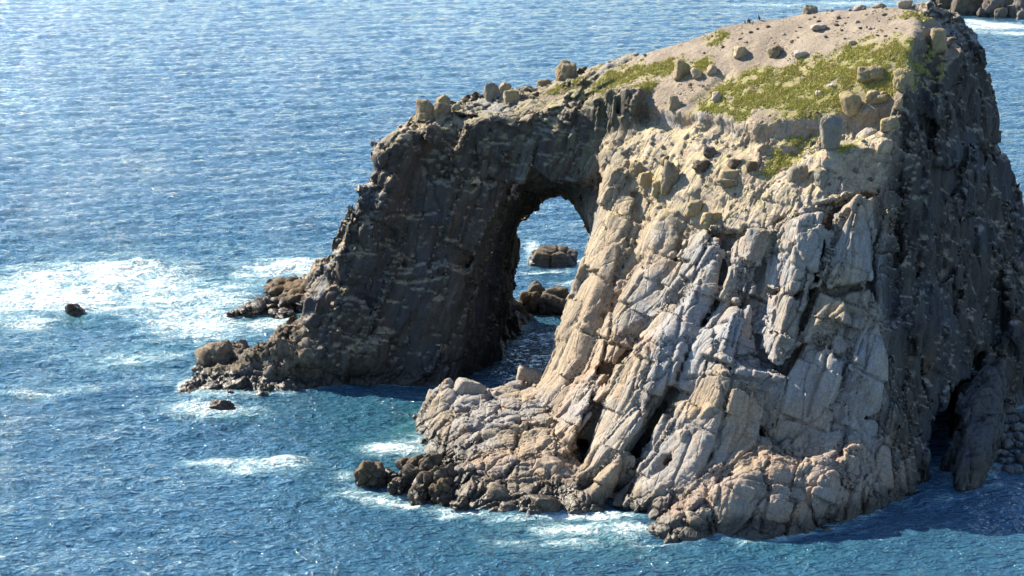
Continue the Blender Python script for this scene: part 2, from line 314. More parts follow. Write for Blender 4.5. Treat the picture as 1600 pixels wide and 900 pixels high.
def rough(p, fine):
    """full solid: base masses with joint blocks, clefts and weathering"""
    p = p.astype(np.float32)
    soft, slope, bench, shelf, end, wall, face = (reg(k, p) for k in ('soft', 'slope', 'bench', 'shelf', 'end', 'wall', 'face'))
    w = np.stack([fbm(p / 6.5 + o, 11 + k, 2) for k, o in enumerate((0, 31.7, 63.1))], 1)
    d = sample(D, p + w * (.6 - .35 * soft - .35 * face - .2 * bench)[:, None])
    q = p @ JM + w * .28; q[:, 0] += .35 * np.sin(q[:, 2] * .33); qv = p @ JV + w * .35
    qs = np.where((end + .6 * wall > face)[:, None], qv, q)
    qs = np.where((face > .5)[:, None], qs * np.array([.66, .66, .70], np.float32), qs)
    qs = np.where((end > .5)[:, None], qs * np.array([.85, .85, .42], np.float32), qs)
    sc = np.zeros(len(p), np.float32)
    m = soft + slope > .2
    for a_, b_ in zip(SCARP[:-1], SCARP[1:]):
        ab = b_ - a_; t_ = np.clip(((p[m] - a_) @ ab) / (ab @ ab), 0, 1); sc[m] = np.maximum(sc[m], np.exp(-(((p[m] - a_ - t_[:, None] * ab) ** 2).sum(1)) / 3.4))
    soft = soft * (1 - .8 * sc); slope = np.clip(slope + 1.6 * sc, 0, 2)
    cliff = np.clip(face + wall + end, 0, 1)
    a, g, f1 = facets(q / np.array([5.0, 3.8, 13.0], np.float32), 3, 1.2)                       # great leaning slabs
    d = d + (.45 * face + .85 * wall + .8 * end + .25 * slope + .2 * bench) * .8 * a + (.3 * face + .2 * (wall + end) + .12 * slope) * np.exp(-(g / .045) ** 2)
    a, g = bricks(qs, (3.9, 3.0, 8.6), 3, .9)                                                   # joint blocks
    d = d + (.95 * face + .55 * wall + .9 * end + .35 * slope + .45 * bench) * a + (.42 * face + .3 * (wall + end) + .2 * bench + .1 * slope) * np.exp(-(g / .13) ** 2)
    a, g = bricks(qs + 3.3, (1.7, 1.4, 3.6), 23, .9)
    d = d + (.09 * face + .20 * wall + .12 * end + .20 * slope + .6 * shelf + .12 * bench) * a + (.08 * face + .08 * (wall + end) + .10 * bench + .1 * shelf) * np.exp(-(g / .10) ** 2)
    pb = (p @ JM) * np.array([1, 1, .5], np.float32)
    a, g, f1 = facets((pb + .6 * w) / 4.0, 8, .9)                                               # weathered lobes low down
    d = d + bench * (.95 * (f1 - .45) + .5 * np.exp(-(g / .05) ** 2) + .5 * a)
    a, g, f1 = facets((pb + .5 * w) / 1.7, 9, 1.0)
    d = d + (bench * .2 + shelf * 1.1) * (.16 * (f1 - .45) + .18 * np.exp(-(g / .08) ** 2) + .32 * a)
    st = fbm(qv / np.array([1.9, 1.9, 14.0], np.float32), 31, 2)                                 # fluting
    d = d + (.75 * end + .25 * wall) * (np.abs(st) - .3)
    d = d - (.06 + .02 * cliff + .10 * slope + .12 * shelf) * fbm(p / 2.6, 21, 3, .45)
    if fine:
        a, g, f1 = facets((q + .3 * w) / np.array([.8, .7, 1.4], np.float32), 6, 1.4)
        d = d + (.03 * face + .07 * wall + .04 * end + .10 * slope + .06 * bench + .20 * shelf) * a
        d = d - (.015 + .008 * (wall + end) + .04 * (slope + shelf)) * fbm(p / .7, 25, 2) - .09 * soft * np.maximum(fbm(p / .6, 27, 2), 0) - .14 * soft * fbm(p / 4.5, 28, 3)
    return d

# narrow band, then surface nets
E = np.where(D > 0, 6.0, -6.0).astype(np.float32)
band = np.abs(D) < 3.4
bi = np.argwhere(band)
bp = G0 + H * bi.astype(np.float32)
E[band] = rough(bp, False)
E[:, :, 0] = np.maximum(E[:, :, 0], .2); E[0] = E[-1] = 6; E[:, 0] = E[:, -1] = 6

def surface_nets(E):
    s = E < 0
    n = [k - 1 for k in E.shape]
    cnt = np.zeros(n, np.int8); acc = np.zeros(n + [3], np.float32); 
    anyin = np.zeros(n, bool); allin = np.ones(n, bool)
    for a in (0, 1):
        for b in (0, 1):
            for c in (0, 1):
                q = s[a:a + n[0], b:b + n[1], c:c + n[2]]; anyin |= q; allin &= q
    act = np.argwhere(anyin & ~allin)
    num = np.zeros((len(act), 3), np.float32); den = np.zeros(len(act), np.float32)
    cor = [(a, b, c) for a in (0, 1) for b in (0, 1) for c in (0, 1)]
    val = {k: E[act[:, 0] + k[0], act[:, 1] + k[1], act[:, 2] + k[2]] for k in cor}
    for k in cor:
        for ax in range(3):
            if k[ax] == 0:
                m = list(k); m[ax] = 1; m = tuple(m)
                v0, v1 = val[k], val[m]; cr = (v0 < 0) != (v1 < 0)
                t = np.where(cr, v0 / np.where(cr, v0 - v1, 1), 0)
                for j in range(3):
                    num[:, j] += np.where(cr, k[j] + (t if j == ax else 0), 0)
                den += cr
    V = G0 + H * (act + num / den[:, None])
    idx = np.full(n, -1, np.int32); idx[act[:, 0], act[:, 1], act[:, 2]] = np.arange(len(act))
    F = []
    for ax in range(3):
        o1, o2 = (ax + 1) % 3, (ax + 2) % 3
        lo = [slice(None)] * 3; hi = [slice(None)] * 3
        lo[ax] = slice(0, E.shape[ax] - 1); hi[ax] = slice(1, E.shape[ax])
        e = s[tuple(lo)] != s[tuple(hi)]
        q = np.argwhere(e); q = q[(q[:, o1] > 0) & (q[:, o2] > 0) & (q[:, o1] < n[o1]) & (q[:, o2] < n[o2])]
        ins = s[q[:, 0], q[:, 1], q[:, 2]]
        def cell(d1, d2):
            r = q.copy(); r[:, o1] -= d1; r[:, o2] -= d2; return idx[r[:, 0], r[:, 1], r[:, 2]]
        a, b, c, d = cell(1, 1), cell(0, 1), cell(0, 0), cell(1, 0)
        f = np.stack([a, b, c, d], 1); f[~ins] = f[~ins][:, ::-1]
        F.append(f)
    return V.astype(np.float32), np.concatenate(F)
V, F = surface_nets(E)
F = F[(F >= 0).all(1)]

def vnormals(V, F):
    n = np.cross(V[F[:, 2]] - V[F[:, 0]], V[F[:, 3]] - V[F[:, 1]]); r = np.zeros_like(V)
    for k in range(4): 
        for j in range(3): r[:, j] += np.bincount(F[:, k], n[:, j], len(V))
    return r / np.maximum(np.linalg.norm(r, axis=1, keepdims=True), 1e-9)
def subdivide(V, F):
    n = len(V); e = np.sort(np.concatenate([F[:, [k, (k + 1) % 4]] for k in range(4)]), 1)
    key = e[:, 0].astype(np.int64) * n + e[:, 1]; u, inv = np.unique(key, return_inverse=True)
    mid = (V[u // n] + V[u % n]) / 2; m = len(F); cen = V[F].mean(1)
    ei = (n + inv).reshape(4, m); ci = n + len(u) + np.arange(m)
    Q = [np.stack([F[:, k], ei[k], ci, ei[(k + 3) % 4]], 1) for k in range(4)]
    return np.concatenate([V, mid, cen]).astype(np.float32), np.concatenate(Q)
def largest_only(V, F, z0=-2.4):
    # drop buried or floating crumbs
    lab = np.arange(len(V))
    while True:
        m = lab[F].min(1); new = lab.copy()
        for k in range(4): np.minimum.at(new, F[:, k], m)
        new = new[new]
        if (new == lab).all(): break
        lab = new
    c = np.bincount(lab, minlength=len(V)); keep = c[lab[F[:, 0]]] > 1500
    F = F[keep]; used = np.unique(F); mp = np.full(len(V), -1); mp[used] = np.arange(len(used)); return V[used], mp[F]
V, F = largest_only(V, F)
F = F[V[F][:, :, 2].max(1) > -2.3]
# ------------------------------------------------------------------ where a line of sight meets the island
def hit(u, v, extra=0.0):
    a = (u - 800.0) / FPX; b = (450.0 - v) / FPX
    d = np.array([a, CP + b * SP, -SP + b * CP]); d = d / d[1]
    t = np.arange(186, 306, .15); p = (CAM + d * t[:, None]).astype(np.float32)
    e = sample(E, p); k = np.argmax(e < 0)
    if not (e < 0).any(): return None
    return p[k].astype(float)
def ground_z(x, y, top=56.0):
    z = np.arange(top, -1, -.1); p = np.stack([np.full_like(z, x), np.full_like(z, y), z], 1).astype(np.float32)
    e = sample(E, p); return float(z[np.argmax(e < 0)]) if (e < 0).any() else 0.0

def refine(V, F, sel):
    """split the selected quads once more; mid-points on the border of the selection stay on their edge"""
    A, B = F[sel], F[~sel]; n = len(V); V2, A2 = subdivide_keep(V, A); return V2[0], np.concatenate([A2, B]), V2[1]
def subdivide_keep(V, F):
    n = len(V); e = np.sort(np.concatenate([F[:, [k, (k + 1) % 4]] for k in range(4)]), 1)
    key = e[:, 0].astype(np.int64) * n + e[:, 1]; u, inv, cnt = np.unique(key, return_inverse=True, return_counts=True)
    mid = (V[u // n] + V[u % n]) / 2; m = len(F); cen = V[F].mean(1)
    ei = (n + inv).reshape(4, m); ci = n + len(u) + np.arange(m)
    Q = [np.stack([F[:, k], ei[k], ci, ei[(k + 3) % 4]], 1) for k in range(4)]
    free = np.concatenate([np.zeros(n, bool), cnt > 1, np.ones(m, bool)])
    return (np.concatenate([V, mid, cen]).astype(np.float32), free), np.concatenate(Q)
CRACKS = []
for pl_, wd_, dp_ in [([(1325, 330), (1300, 382), (1271, 449), (1269, 485), (1253, 528), (1216, 572), (1190, 600)], .24, .8), ([(1318, 410), (1292, 450), (1272, 490)], .16, .5), ([(1312, 500), (1290, 560), (1270, 620), (1262, 650)], .2, .6),
        ([(1360, 510), (1335, 560), (1300, 640)], .2, .6), ([(1345, 300), (1335, 360), (1330, 420)], .15, .4), ([(1250, 330), (1215, 345), (1200, 375)], .18, .5), ([(1240, 355), (1300, 350)], .13, .35), ([(1245, 440), (1300, 432)], .13, .35), ([(1085, 515), (1140, 500), (1190, 510)], .18, .5),
        ([(1070, 590), (1130, 585), (1215, 600)], .2, .6), ([(1190, 600), (1200, 650), (1185, 690)], .15, .4), ([(1130, 600), (1135, 650), (1120, 700)], .15, .4), ([(1100, 420), (1090, 470), (1060, 500)], .15, .4), ([(1150, 400), (1160, 470), (1145, 540)], .16, .45), ([(1220, 380), (1215, 450), (1205, 520)], .15, .4),
        ([(980, 520), (1000, 560), (985, 620)], .16, .4), ([(900, 600), (930, 590), (960, 600)], .15, .4), ([(930, 430), (950, 440), (975, 430)], .15, .4), ([(1000, 600), (1030, 590), (1060, 560)], .16, .45), ([(1400, 300), (1405, 400), (1395, 500)], .2, .5), ([(1440, 200), (1445, 330), (1430, 480)], .25, .6), ([(1480, 150), (1490, 300), (1470, 450)], .3, .7),
        ([(1180, 700), (1200, 760), (1190, 830)], .2, .5), ([(1250, 700), (1260, 780)], .16, .4), ([(1310, 690), (1330, 760), (1320, 810)], .2, .5), ([(1100, 760), (1110, 830)], .2, .5), ([(1150, 745), (1250, 760), (1340, 755)], .16, .4), ([(700, 660), (760, 620), (830, 600)], .22, .5), ([(690, 720), (770, 680), (860, 640)], .22, .5),
        ([(740, 780), (800, 730), (880, 680)], .25, .6), ([(820, 800), (860, 740), (920, 690)], .25, .6), ([(600, 340), (680, 330)], .25, .5), ([(560, 430), (640, 440), (700, 430)], .25, .5), ([(660, 250), (690, 330), (670, 420)], .3, .6), ([(740, 220), (750, 300), (720, 380)], .3, .6), ([(990, 330), (975, 400), (945, 470)], .2, .5), ([(1050, 640), (1020, 690), (985, 740)], .35, .9), ([(1140, 385), (1128, 440), (1118, 480)], .2, .6)]:
    # follow the face between the given points
    full = []
    for (u0, v0), (u1, v1) in zip(pl_[:-1], pl_[1:]):
        for t_ in np.linspace(0, 1, 5)[:-1]: full.append((u0 + (u1 - u0) * t_ + RNG.normal() * 2.0, v0 + (v1 - v0) * t_ + RNG.normal() * 1.5))
    full.append(pl_[-1]); h_ = [hit(*q_) for q_ in full]; h_ = [q_ for q_ in h_ if q_ is not None]
    if len(h_) > 1: CRACKS.append((np.array(h_, np.float32), wd_, dp_))
def crack_depth(p):
    out = np.zeros(len(p), np.float32)
    for pl_, wd_, dp_ in CRACKS:
        m = ((p > pl_.min(0) - 1.2) & (p < pl_.max(0) + 1.2)).all(1)
        if not m.any(): continue
        pm = p[m]; best = np.full(len(pm), 9., np.float32)
        for a_, b_ in zip(pl_[:-1], pl_[1:]):
            ab = b_ - a_
            if np.linalg.norm(ab) > 5: continue
            t_ = np.clip(((pm - a_) @ ab) / max(float(ab @ ab), 1e-6), 0, 1); dd = pm - a_ - t_[:, None] * ab
            dd = dd - .75 * (dd @ (VIEW))[:, None] * VIEW; best = np.minimum(best, np.sqrt((dd ** 2).sum(1)))
        out[m] = np.maximum(out[m], dp_ * np.exp(-(best / wd_) ** 2))
    return out
VIEW = np.array([.05, .93, -.25], np.float32); VIEW /= np.linalg.norm(VIEW)                     # joints run into the rock, roughly this way
def facing(V, F, N):
    fc_ = V[F].mean(1); t = CAM - fc_; t /= np.linalg.norm(t, axis=1, keepdims=True); return fc_, (N[F].mean(1) * t).sum(1)
N = vnormals(V, F); fc_, fa_ = facing(V, F, N)
V, F, fr = refine(V, F, (fa_ > -.15) & (fc_[:, 2] > -1.0))
N = vnormals(V, F)
for it in range(2): V = V - N * np.clip(rough(V, True), -.6, .6)[:, None] * .85
N = vnormals(V, F); fc_, fa_ = facing(V, F, N)
V, F, fr = refine(V, F, (fa_ > .12) & (fc_[:, 2] > -.6) & (fc_[:, 2] < 34) & (fc_[:, 1] < 229) & (fc_[:, 0] < 46))
N = vnormals(V, F)
V[fr] = V[fr] - N[fr] * np.clip(rough(V[fr], True), -.35, .35)[:, None] * .85
V = V - N * crack_depth(V)[:, None]
N = vnormals(V, F); LB = label_at(V - .4 * N)

# ------------------------------------------------------------------ materials
class NT:
    def __init__(self, name):
        self.m = bpy.data.materials.new(name); self.m.use_nodes = True; self.t = self.m.node_tree; self.t.nodes.clear()
        self.out = self.t.nodes.new('ShaderNodeOutputMaterial')
        g = self.t.nodes.new('ShaderNodeNewGeometry'); self.pos = g.outputs['Position']; self.nor = g.outputs['Normal']
    def link(self, a, b):
        if hasattr(a, 'is_output'): self.t.links.new(a, b)
        else: b.default_value = a
    def n(self, typ, out=0, ins=(), **props):
        x = self.t.nodes.new('ShaderNode' + typ)
        for k, v in props.items(): setattr(x, k, v)
        for k, v in (ins.items() if isinstance(ins, dict) else enumerate(ins)): self.link(v, x.inputs[k])
        return x.outputs[out]
    def math(self, op, a, b=0.0, c=0.0): return self.n('Math', 0, (a, b, c), operation=op)
    def mul(self, a, b): return self.math('MULTIPLY', a, b)
    def addm(self, a, b): return self.math('ADD', a, b)
    def vscale(self, v, s): return self.n('VectorMath', 0, (v, s), operation='MULTIPLY')
    def vadd(self, v, s): return self.n('VectorMath', 0, (v, s), operation='ADD')
    def noise(self, vec, scale, detail=4, rough=.55, dist=0.0): return self.n('TexNoise', 0, {'Vector': vec, 'Scale': scale, 'Detail': detail, 'Roughness': rough, 'Distortion': dist})
    def ss(self, x, a, b, lo=0.0, hi=1.0): return self.n('MapRange', 0, {0: x, 1: a, 2: b, 3: lo, 4: hi}, interpolation_type='SMOOTHSTEP')
    def mix(self, f, a, b, mode='MIX'):
        x = self.t.nodes.new('ShaderNodeMix'); x.data_type = 'RGBA'; x.blend_type = mode
        self.link(f, x.inputs[0]); self.link(self.col(a), x.inputs[6]); self.link(self.col(b), x.inputs[7]); return x.outputs[2]
    def col(self, c): return c if hasattr(c, 'is_output') else (c[0], c[1], c[2], 1.0)
    def ramp(self, x, stops):
        r = self.t.nodes.new('ShaderNodeValToRGB'); self.link(x, r.inputs[0]); e = r.color_ramp.elements
        while len(e) < len(stops): e.new(.5)
        for k, (p, c) in enumerate(stops): e[k].position = p; e[k].color = self.col(c)
        return r.outputs[0]
    def attr(self, name, out='Fac'): return self.n('Attribute', out, attribute_name=name)
    def done(self, col, rough=.9, bump=None, **kw):
        b = self.t.nodes.new('ShaderNodeBsdfPrincipled'); self.link(self.col(col), b.inputs['Base Color']); self.link(rough, b.inputs['Roughness'])
        for k, v in kw.items(): self.link(v, b.inputs[k.replace('_', ' ')])
        if bump is not None: self.link(bump, b.inputs['Normal'])
        self.t.links.new(b.outputs[0], self.out.inputs[0]); return b
    def bump(self, h, dist, strength=1.0): return self.n('Bump', 0, {'Height': h, 'Distance': dist, 'Strength': strength})

def rock_material(name, tint=(1, 1, 1), lichen=0.0, weed=0.0, island=False, scale=1.0, tide=1.0):
    k = NT(name); pos = k.pos
    j = k.n('CombineXYZ', 0, [k.n('VectorMath', 'Value', (pos, tuple(float(c) for c in v)), operation='DOT_PRODUCT') for v in (BX, CX, AX * .13)])
    streak = k.noise(j, .75 * scale, 7, .62, .4); big = k.noise(pos, .075, 3); big2 = k.noise(k.vadd(pos, (40., 7., 90.)), .09, 3)
    mid = k.noise(pos, .6 * scale, 6, .6); fine = k.noise(pos, 4.5 * scale, 5, .7)
    s2 = k.noise(k.vadd(j, (13., 5., 3.)), .33 * scale, 5, .6, .6)
    c = k.ramp(streak, [(.28, (.085, .075, .065)), (.42, (.205, .168, .122)), (.56, (.30, .24, .165)), (.74, (.385, .315, .225))])
    c = k.mix(k.mul(k.ss(big, .50, .66), .42), c, (.32, .225, .17))
    c = k.mix(k.mul(k.ss(big2, .46, .62), .60), c, (.225, .235, .25))
    c = k.mix(k.mul(k.ss(s2, .58, .72), .65), c, (.34, .185, .075))
    c = k.mix(k.mul(k.ss(k.noise(k.vadd(j, (3., 55., 3.)), .9, 5, .65), .64, .74), .55), c, (.52, .52, .50))
    c = k.mix(k.mul(k.ss(mid, .36, .22), .5), c, (.07, .07, .07))
    if island:
        dark = k.attr('dark'); c = k.mix(k.mul(dark, .9), c, k.mix(1.0, c, (.05, .068, .112), 'MULTIPLY'))  # shade painted into the albedo: dark blue multiply over the sunless faces
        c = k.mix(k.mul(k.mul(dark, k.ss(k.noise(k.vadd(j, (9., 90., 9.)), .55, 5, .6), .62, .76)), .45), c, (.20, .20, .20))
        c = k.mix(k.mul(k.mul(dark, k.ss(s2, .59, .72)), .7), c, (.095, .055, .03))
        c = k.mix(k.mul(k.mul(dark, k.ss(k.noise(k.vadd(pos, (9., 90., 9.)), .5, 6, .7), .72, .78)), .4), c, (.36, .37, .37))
        c = k.mix(k.mul(k.attr('moss'), k.ss(streak, .44, .66, 0., .6)), c, (.10, .125, .085))
        c = k.mix(k.mul(k.attr('silver'), k.ss(mid, .3, .55, .25, .7)), c, k.mix(streak, (.155, .17, .195), (.345, .36, .38)))
        c = k.mix(k.mul(k.attr('pink'), k.ss(mid, .3, .6, .2, .75)), c, k.mix(streak, (.22, .145, .10), (.38, .275, .195)))
        pale = k.mix(mid, (.30, .24, .16), (.40, .335, .235)); c = k.mix(k.mul(k.attr('pale'), k.ss(mid, .34, .52, .15, .85)), c, pale)
        c = k.mix(k.mul(k.mul(k.attr('pale'), k.ss(big2, .52, .62)), k.ss(k.noise(pos, .9, 5), .58, .68)), c, (.42, .25, .12))
        soil = k.mix(k.ss(k.noise(pos, .16, 7, .7), .32, .68), (.165, .132, .10), (.27, .22, .165)); c = k.mix(k.attr('soil'), c, soil)
        c = k.mix(k.mul(k.mul(k.attr('soil'), k.ss(k.noise(pos, 2.6, 4, .7), .56, .66)), .6), c, (.10, .08, .06))
        c = k.mix(k.mul(k.mul(k.attr('soil'), k.ss(k.noise(k.vadd(pos, (31., 3., 3.)), 1.9, 5, .75), .60, .68)), .7), c, (.40, .36, .31))
        gr = k.mix(k.noise(pos, 1.3, 5, .7), (.13, .115, .045), (.31, .28, .09)); c = k.mix(k.mul(k.attr('grass'), k.ss(k.noise(pos, .8, 6, .7), .34, .56)), c, gr)
        c = k.mix(k.mul(k.mul(k.attr('lichen'), k.ss(mid, .48, .62)), .5), c, (.26, .25, .085))
        wv = k.attr('weed'); c = k.mix(k.mul(wv, k.ss(k.noise(pos, .7, 5, .7), .38, .58, 1.0, .45)), c, k.mix(mid, (.016, .013, .009), (.075, .054, .03)))
    if lichen: c = k.mix(k.mul(k.ss(k.noise(pos, 1.1, 5, .6), .42, .58), lichen), c, (.29, .26, .11))
    if weed: c = k.mix(k.mul(k.ss(k.noise(pos, .9, 5, .7), .35, .6, 1.0, .5), weed), c, (.018, .015, .010))
    z = k.n('SeparateXYZ', 2, (pos,)); zz = k.addm(z, k.mul(k.addm(k.noise(pos, .35, 4), -.5), 2.6))
    wet = k.ss(zz, 2.5, 1.1)
    if tide:
        c = k.mix(k.mul(k.ss(zz, 3.6, 1.4), .45 * tide), c, k.mix(1.0, c, (.55, .5, .42), 'MULTIPLY'))
        c = k.mix(k.mul(wet, .85 * tide), c, (.028, .026, .022))
    c = k.mix(1.0, c, k.n('CombineColor', 0, [k.ss(fine, .2, .8, .62, 1.38)] * 3), 'MULTIPLY')
    c = k.mix(1.0, c, tint, 'MULTIPLY')
    def facet(vec, sc, amp):
        v = k.t.nodes.new('ShaderNodeTexVoronoi'); k.link(vec, v.inputs['Vector']); k.link(sc, v.inputs['Scale'])
        dv = k.n('VectorMath', 0, (k.n('VectorMath', 0, (vec, v.outputs['Position']), operation='SUBTRACT'), (1., 1., 1.)), operation='MULTIPLY')
        rd = k.n('VectorMath', 0, (v.outputs['Color'], (.5, .5, .5)), operation='SUBTRACT')
        e = k.n('TexVoronoi', 'Distance', {'Vector': vec, 'Scale': sc}, feature='DISTANCE_TO_EDGE')
        return k.addm(k.mul(k.n('VectorMath', 'Value', (dv, rd), operation='DOT_PRODUCT'), amp), k.mul(k.ss(e, 0.0, .05), .14 / sc * amp))
    jb = k.n('CombineXYZ', 0, [k.n('VectorMath', 'Value', (pos, tuple(float(c) for c in v)), operation='DOT_PRODUCT') for v in (BX, CX, AX * .4)])
    wj = k.vadd(jb, k.vscale(k.n('TexNoise', 1, {'Vector': pos, 'Scale': .8 * scale, 'Detail': 4}), (.55 / scale, .55 / scale, .3 / scale)))
    h = k.addm(facet(wj, .40 * scale, .32), facet(k.vadd(wj, (7., 3., 1.)), 1.15 * scale, .34))
    h = k.addm(h, k.mul(k.noise(pos, 2.6 * scale, 8, .68), .16))
    if island: h = k.mul(h, k.ss(k.attr('soil'), 0., 1., 1., .25))
    k.done(c, k.ss(wet, 0., 1., .92, .45), k.bump(h, 1.0, .75))
    return k.m
granite = rock_material('granite', island=True)
m_grey = rock_material('boulder_granite', (.82, .79, .74), .3, scale=1.6, tide=0)
m_yellow = rock_material('lichen_granite', (1.0, .96, .84), .5, scale=1.6, tide=0)
m_pale = rock_material('pale_granite', (1.35, 1.3, 1.25), .1, scale=1.6, tide=0)
m_darkstone = rock_material('dark_stone', (.42, .38, .36), 0, scale=2.0, tide=0)
m_weed = rock_material('weedy_granite', (.72, .6, .45), 0, .6, scale=1.4)
m_sea = rock_material('sea_granite', (.55, .53, .5), 0, .35, scale=1.2)
m_beach = rock_material('beach_granite', (.55, .56, .60), 0, 0, scale=1.5, tide=.3)

def mesh_obj(name, V, F, mat, parent=None, normals=None, attrs=None, loc=None):
    me = bpy.data.meshes.new(name); n = len(V); m = len(F); k = F.shape[1]
    V = np.ascontiguousarray(V, np.float32)
    if loc is not None: V = V - np.array(loc, np.float32)
    me.vertices.add(n); me.vertices.foreach_set('co', np.ascontiguousarray(V, np.float32).ravel())
    me.loops.add(m * k); me.loops.foreach_set('vertex_index', np.ascontiguousarray(F, np.int32).ravel())
    me.polygons.add(m); me.polygons.foreach_set('loop_start', np.arange(0, m * k, k, dtype=np.int32))
    me.polygons.foreach_set('use_smooth', np.ones(m, bool))
    me.update(calc_edges=True)
    if attrs:
        for an, av in attrs.items():
            a = me.attributes.new(an, 'FLOAT', 'POINT'); a.data.foreach_set('value', np.ascontiguousarray(av, np.float32))
    if normals is not None: me.normals_split_custom_set_from_vertices(normals)
    me.materials.append(mat); o = bpy.data.objects.new(name, me); C.objects.link(o); o.parent = parent
    if loc is not None: o.location = [float(c) for c in loc]
    return o
def tag(o, label=None, cat=None, group=None, kind=None):
    for k, v in (('label', label), ('category', cat), ('group', group), ('kind', kind)):
        if v: o[k] = v
    return o
def empty(name, loc, label, cat, group=None):
    o = bpy.data.objects.new(name, None); C.objects.link(o); o.location = [float(c) for c in loc]; o.empty_display_size = .5
    return tag(o, label, cat, group)

# ------------------------------------------------------------------ the island's parts
soil = sstep(.3, .75, reg('soft', V) + .28 * fbm(V / 2.2, 47, 3)) * sstep(.5, .8, N[:, 2])
pale = sstep(.3, .7, reg('slope', V) + .35 * reg('soft', V)) * sstep(.15, .5, N[:, 2])
dark = np.clip(.95 * reg('wall', V) * sstep(-.05, .35, -N[:, 1] + .2) * sstep(.75, .35, N[:, 2]) + .95 * reg('end', V) * sstep(.7, .4, N[:, 2]) + .85 * reg('inlet', V), 0, 1)  # painted shade: steep pillar and span fronts, end cliff, inlet rock
moss = sstep(.4, .8, reg('wall', V)) * sstep(18, 27, V[:, 2]) * sstep(-8, 6, V[:, 0])
weed = np.clip(reg('shelf', V) * 1.1 + sstep(-4, -9, V[:, 0]) * sstep(225, 212, V[:, 1]) * sstep(2.4, .8, V[:, 2]) + .25 * reg('wall', V) * sstep(6, 2, V[:, 2]), 0, 1)
lich = sstep(.3, .8, N[:, 2]) * np.clip(reg('slope', V) + reg('wall', V) * .8 + reg('face', V) * sstep(20, 28, V[:, 2]), 0, 1)
GRASS = [(1370, 100, 5.5), (1335, 92, 4.5), (1410, 88, 4), (1300, 112, 5), (1260, 122, 4.5), (1225, 128, 4), (1180, 122, 3), (1140, 142, 3.5), (1165, 158, 3), (1120, 165, 2.2), (1095, 172, 2),
         (1210, 150, 3.5), (1260, 150, 3.5), (1310, 140, 3.5), (1380, 120, 3.5), (955, 122, 3), (985, 118, 2.6), (1005, 134, 1.8), (1022, 112, 2), (1045, 106, 2.2), (1095, 103, 2), (940, 132, 2),
         (1252, 225, 2.2), (1235, 238, 2.2), (1272, 212, 2), (1222, 250, 1.8), (1205, 262, 1.4), (1430, 112, 3), (1445, 100, 2.5), (1425, 26, 1.8), (1120, 60, 1.5), (1320, 232, 1.2), (900, 132, 1.5), (870, 140, 1.6), (1160, 180, 1.6), (1290, 165, 2), (1240, 175, 2)]
gd = np.zeros(len(V), np.float32)
for u, v, r in GRASS:
    h = hit(u, v)
    if h is None: continue
    m = np.abs(V[:, 0] - h[0]) < 3 * r; dd = ((V[m] - h) ** 2).sum(1) / (r * r); gd[m] = np.maximum(gd[m], np.exp(-dd))
gd = gd * sstep(.35, .62, N[:, 2])
gn = fbm(V / 1.6, 41, 3)
grass = np.clip(sstep(.12, .6, gd + .22 * gn * (gd > .03)), 0, 1)
def spot(*q):
    o = np.zeros(len(V), np.float32)
    for u, v, r in q:
        h = hit(u, v)
        if h is not None: o = np.maximum(o, np.exp(-((V - h) ** 2).sum(1) / (r * r)))
    return np.clip(1.4 * o * (.8 + .5 * fbm(V / 3, 51, 2)), 0, 1)
silver = spot((1020, 470, 3.5), (1360, 560, 4), (1100, 400, 4.5), (1090, 450, 4), (1180, 430, 4), (1215, 420, 4.5), (1200, 480, 4.5), (1250, 380, 4), (1150, 500, 4), (1180, 560, 4.5), (1260, 600, 4.5), (1310, 600, 4), (1050, 560, 4), (1340, 380, 3.5), (1330, 640, 4))
pink = spot((1200, 720, 5), (1290, 700, 5), (1320, 760, 5), (1240, 790, 5), (1120, 760, 4), (1060, 790, 4), (1160, 650, 3.5), (1250, 540, 3), (1380, 740, 4), (930, 560, 4), (960, 480, 3.5))
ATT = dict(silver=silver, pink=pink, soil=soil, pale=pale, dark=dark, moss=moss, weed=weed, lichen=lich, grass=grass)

isl = empty('sea_arch', (20, 240, 0), 'huge granite sea arch with ribbed cliffs and a sloping grassy top', 'sea arch')
ISL0 = np.array([20, 240, 0], np.float32)
FL = LB[F].max(1)
for k, nm in enumerate(PARTS):
    f = F[FL == k]
    if len(f) == 0: continue
    used = np.unique(f); mp = np.full(len(V), -1); mp[used] = np.arange(len(used))
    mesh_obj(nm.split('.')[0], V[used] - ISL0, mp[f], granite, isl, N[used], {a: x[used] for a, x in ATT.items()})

# ------------------------------------------------------------------ sea
def ocean_tile(n, size, wind, wd, rms, seed, cut):
    r = np.random.default_rng(seed); k1 = 2 * np.pi * np.fft.fftfreq(n, size / n); kx, ky = np.meshgrid(k1, k1, indexing='ij'); kk = np.sqrt(kx ** 2 + ky ** 2); kk[0, 0] = 1
    Lw = wind ** 2 / 9.81; c = (kx * wd[0] + ky * wd[1]) / kk
    ph = np.exp(-1 / (kk * Lw) ** 2) / kk ** 4 * (np.abs(c) ** 2.5 + .06) * np.exp(-(kk * cut) ** 2); ph[0, 0] = 0
    a = np.sqrt(ph) * (r.normal(size=(n, n)) + 1j * r.normal(size=(n, n)))
    h = np.fft.ifft2(a).real; s = rms / h.std()
    return [(x * s).astype(np.float32) for x in (h, np.fft.ifft2(-1j * a * kx / kk).real, np.fft.ifft2(-1j * a * ky / kk).real)]
def tile_at(t, x, y, size):
    n = t.shape[0]; u = (x / size * n) % n; v = (y / size * n) % n; i = u.astype(int); j = v.astype(int); f = (u - i).astype(np.float32); g = (v - j).astype(np.float32); i1 = (i + 1) % n; j1 = (j + 1) % n; i %= n; j %= n
    return (t[i, j] * (1 - f) + t[i1, j] * f) * (1 - g) + (t[i, j1] * (1 - f) + t[i1, j1] * f) * g
ys = [140.0]
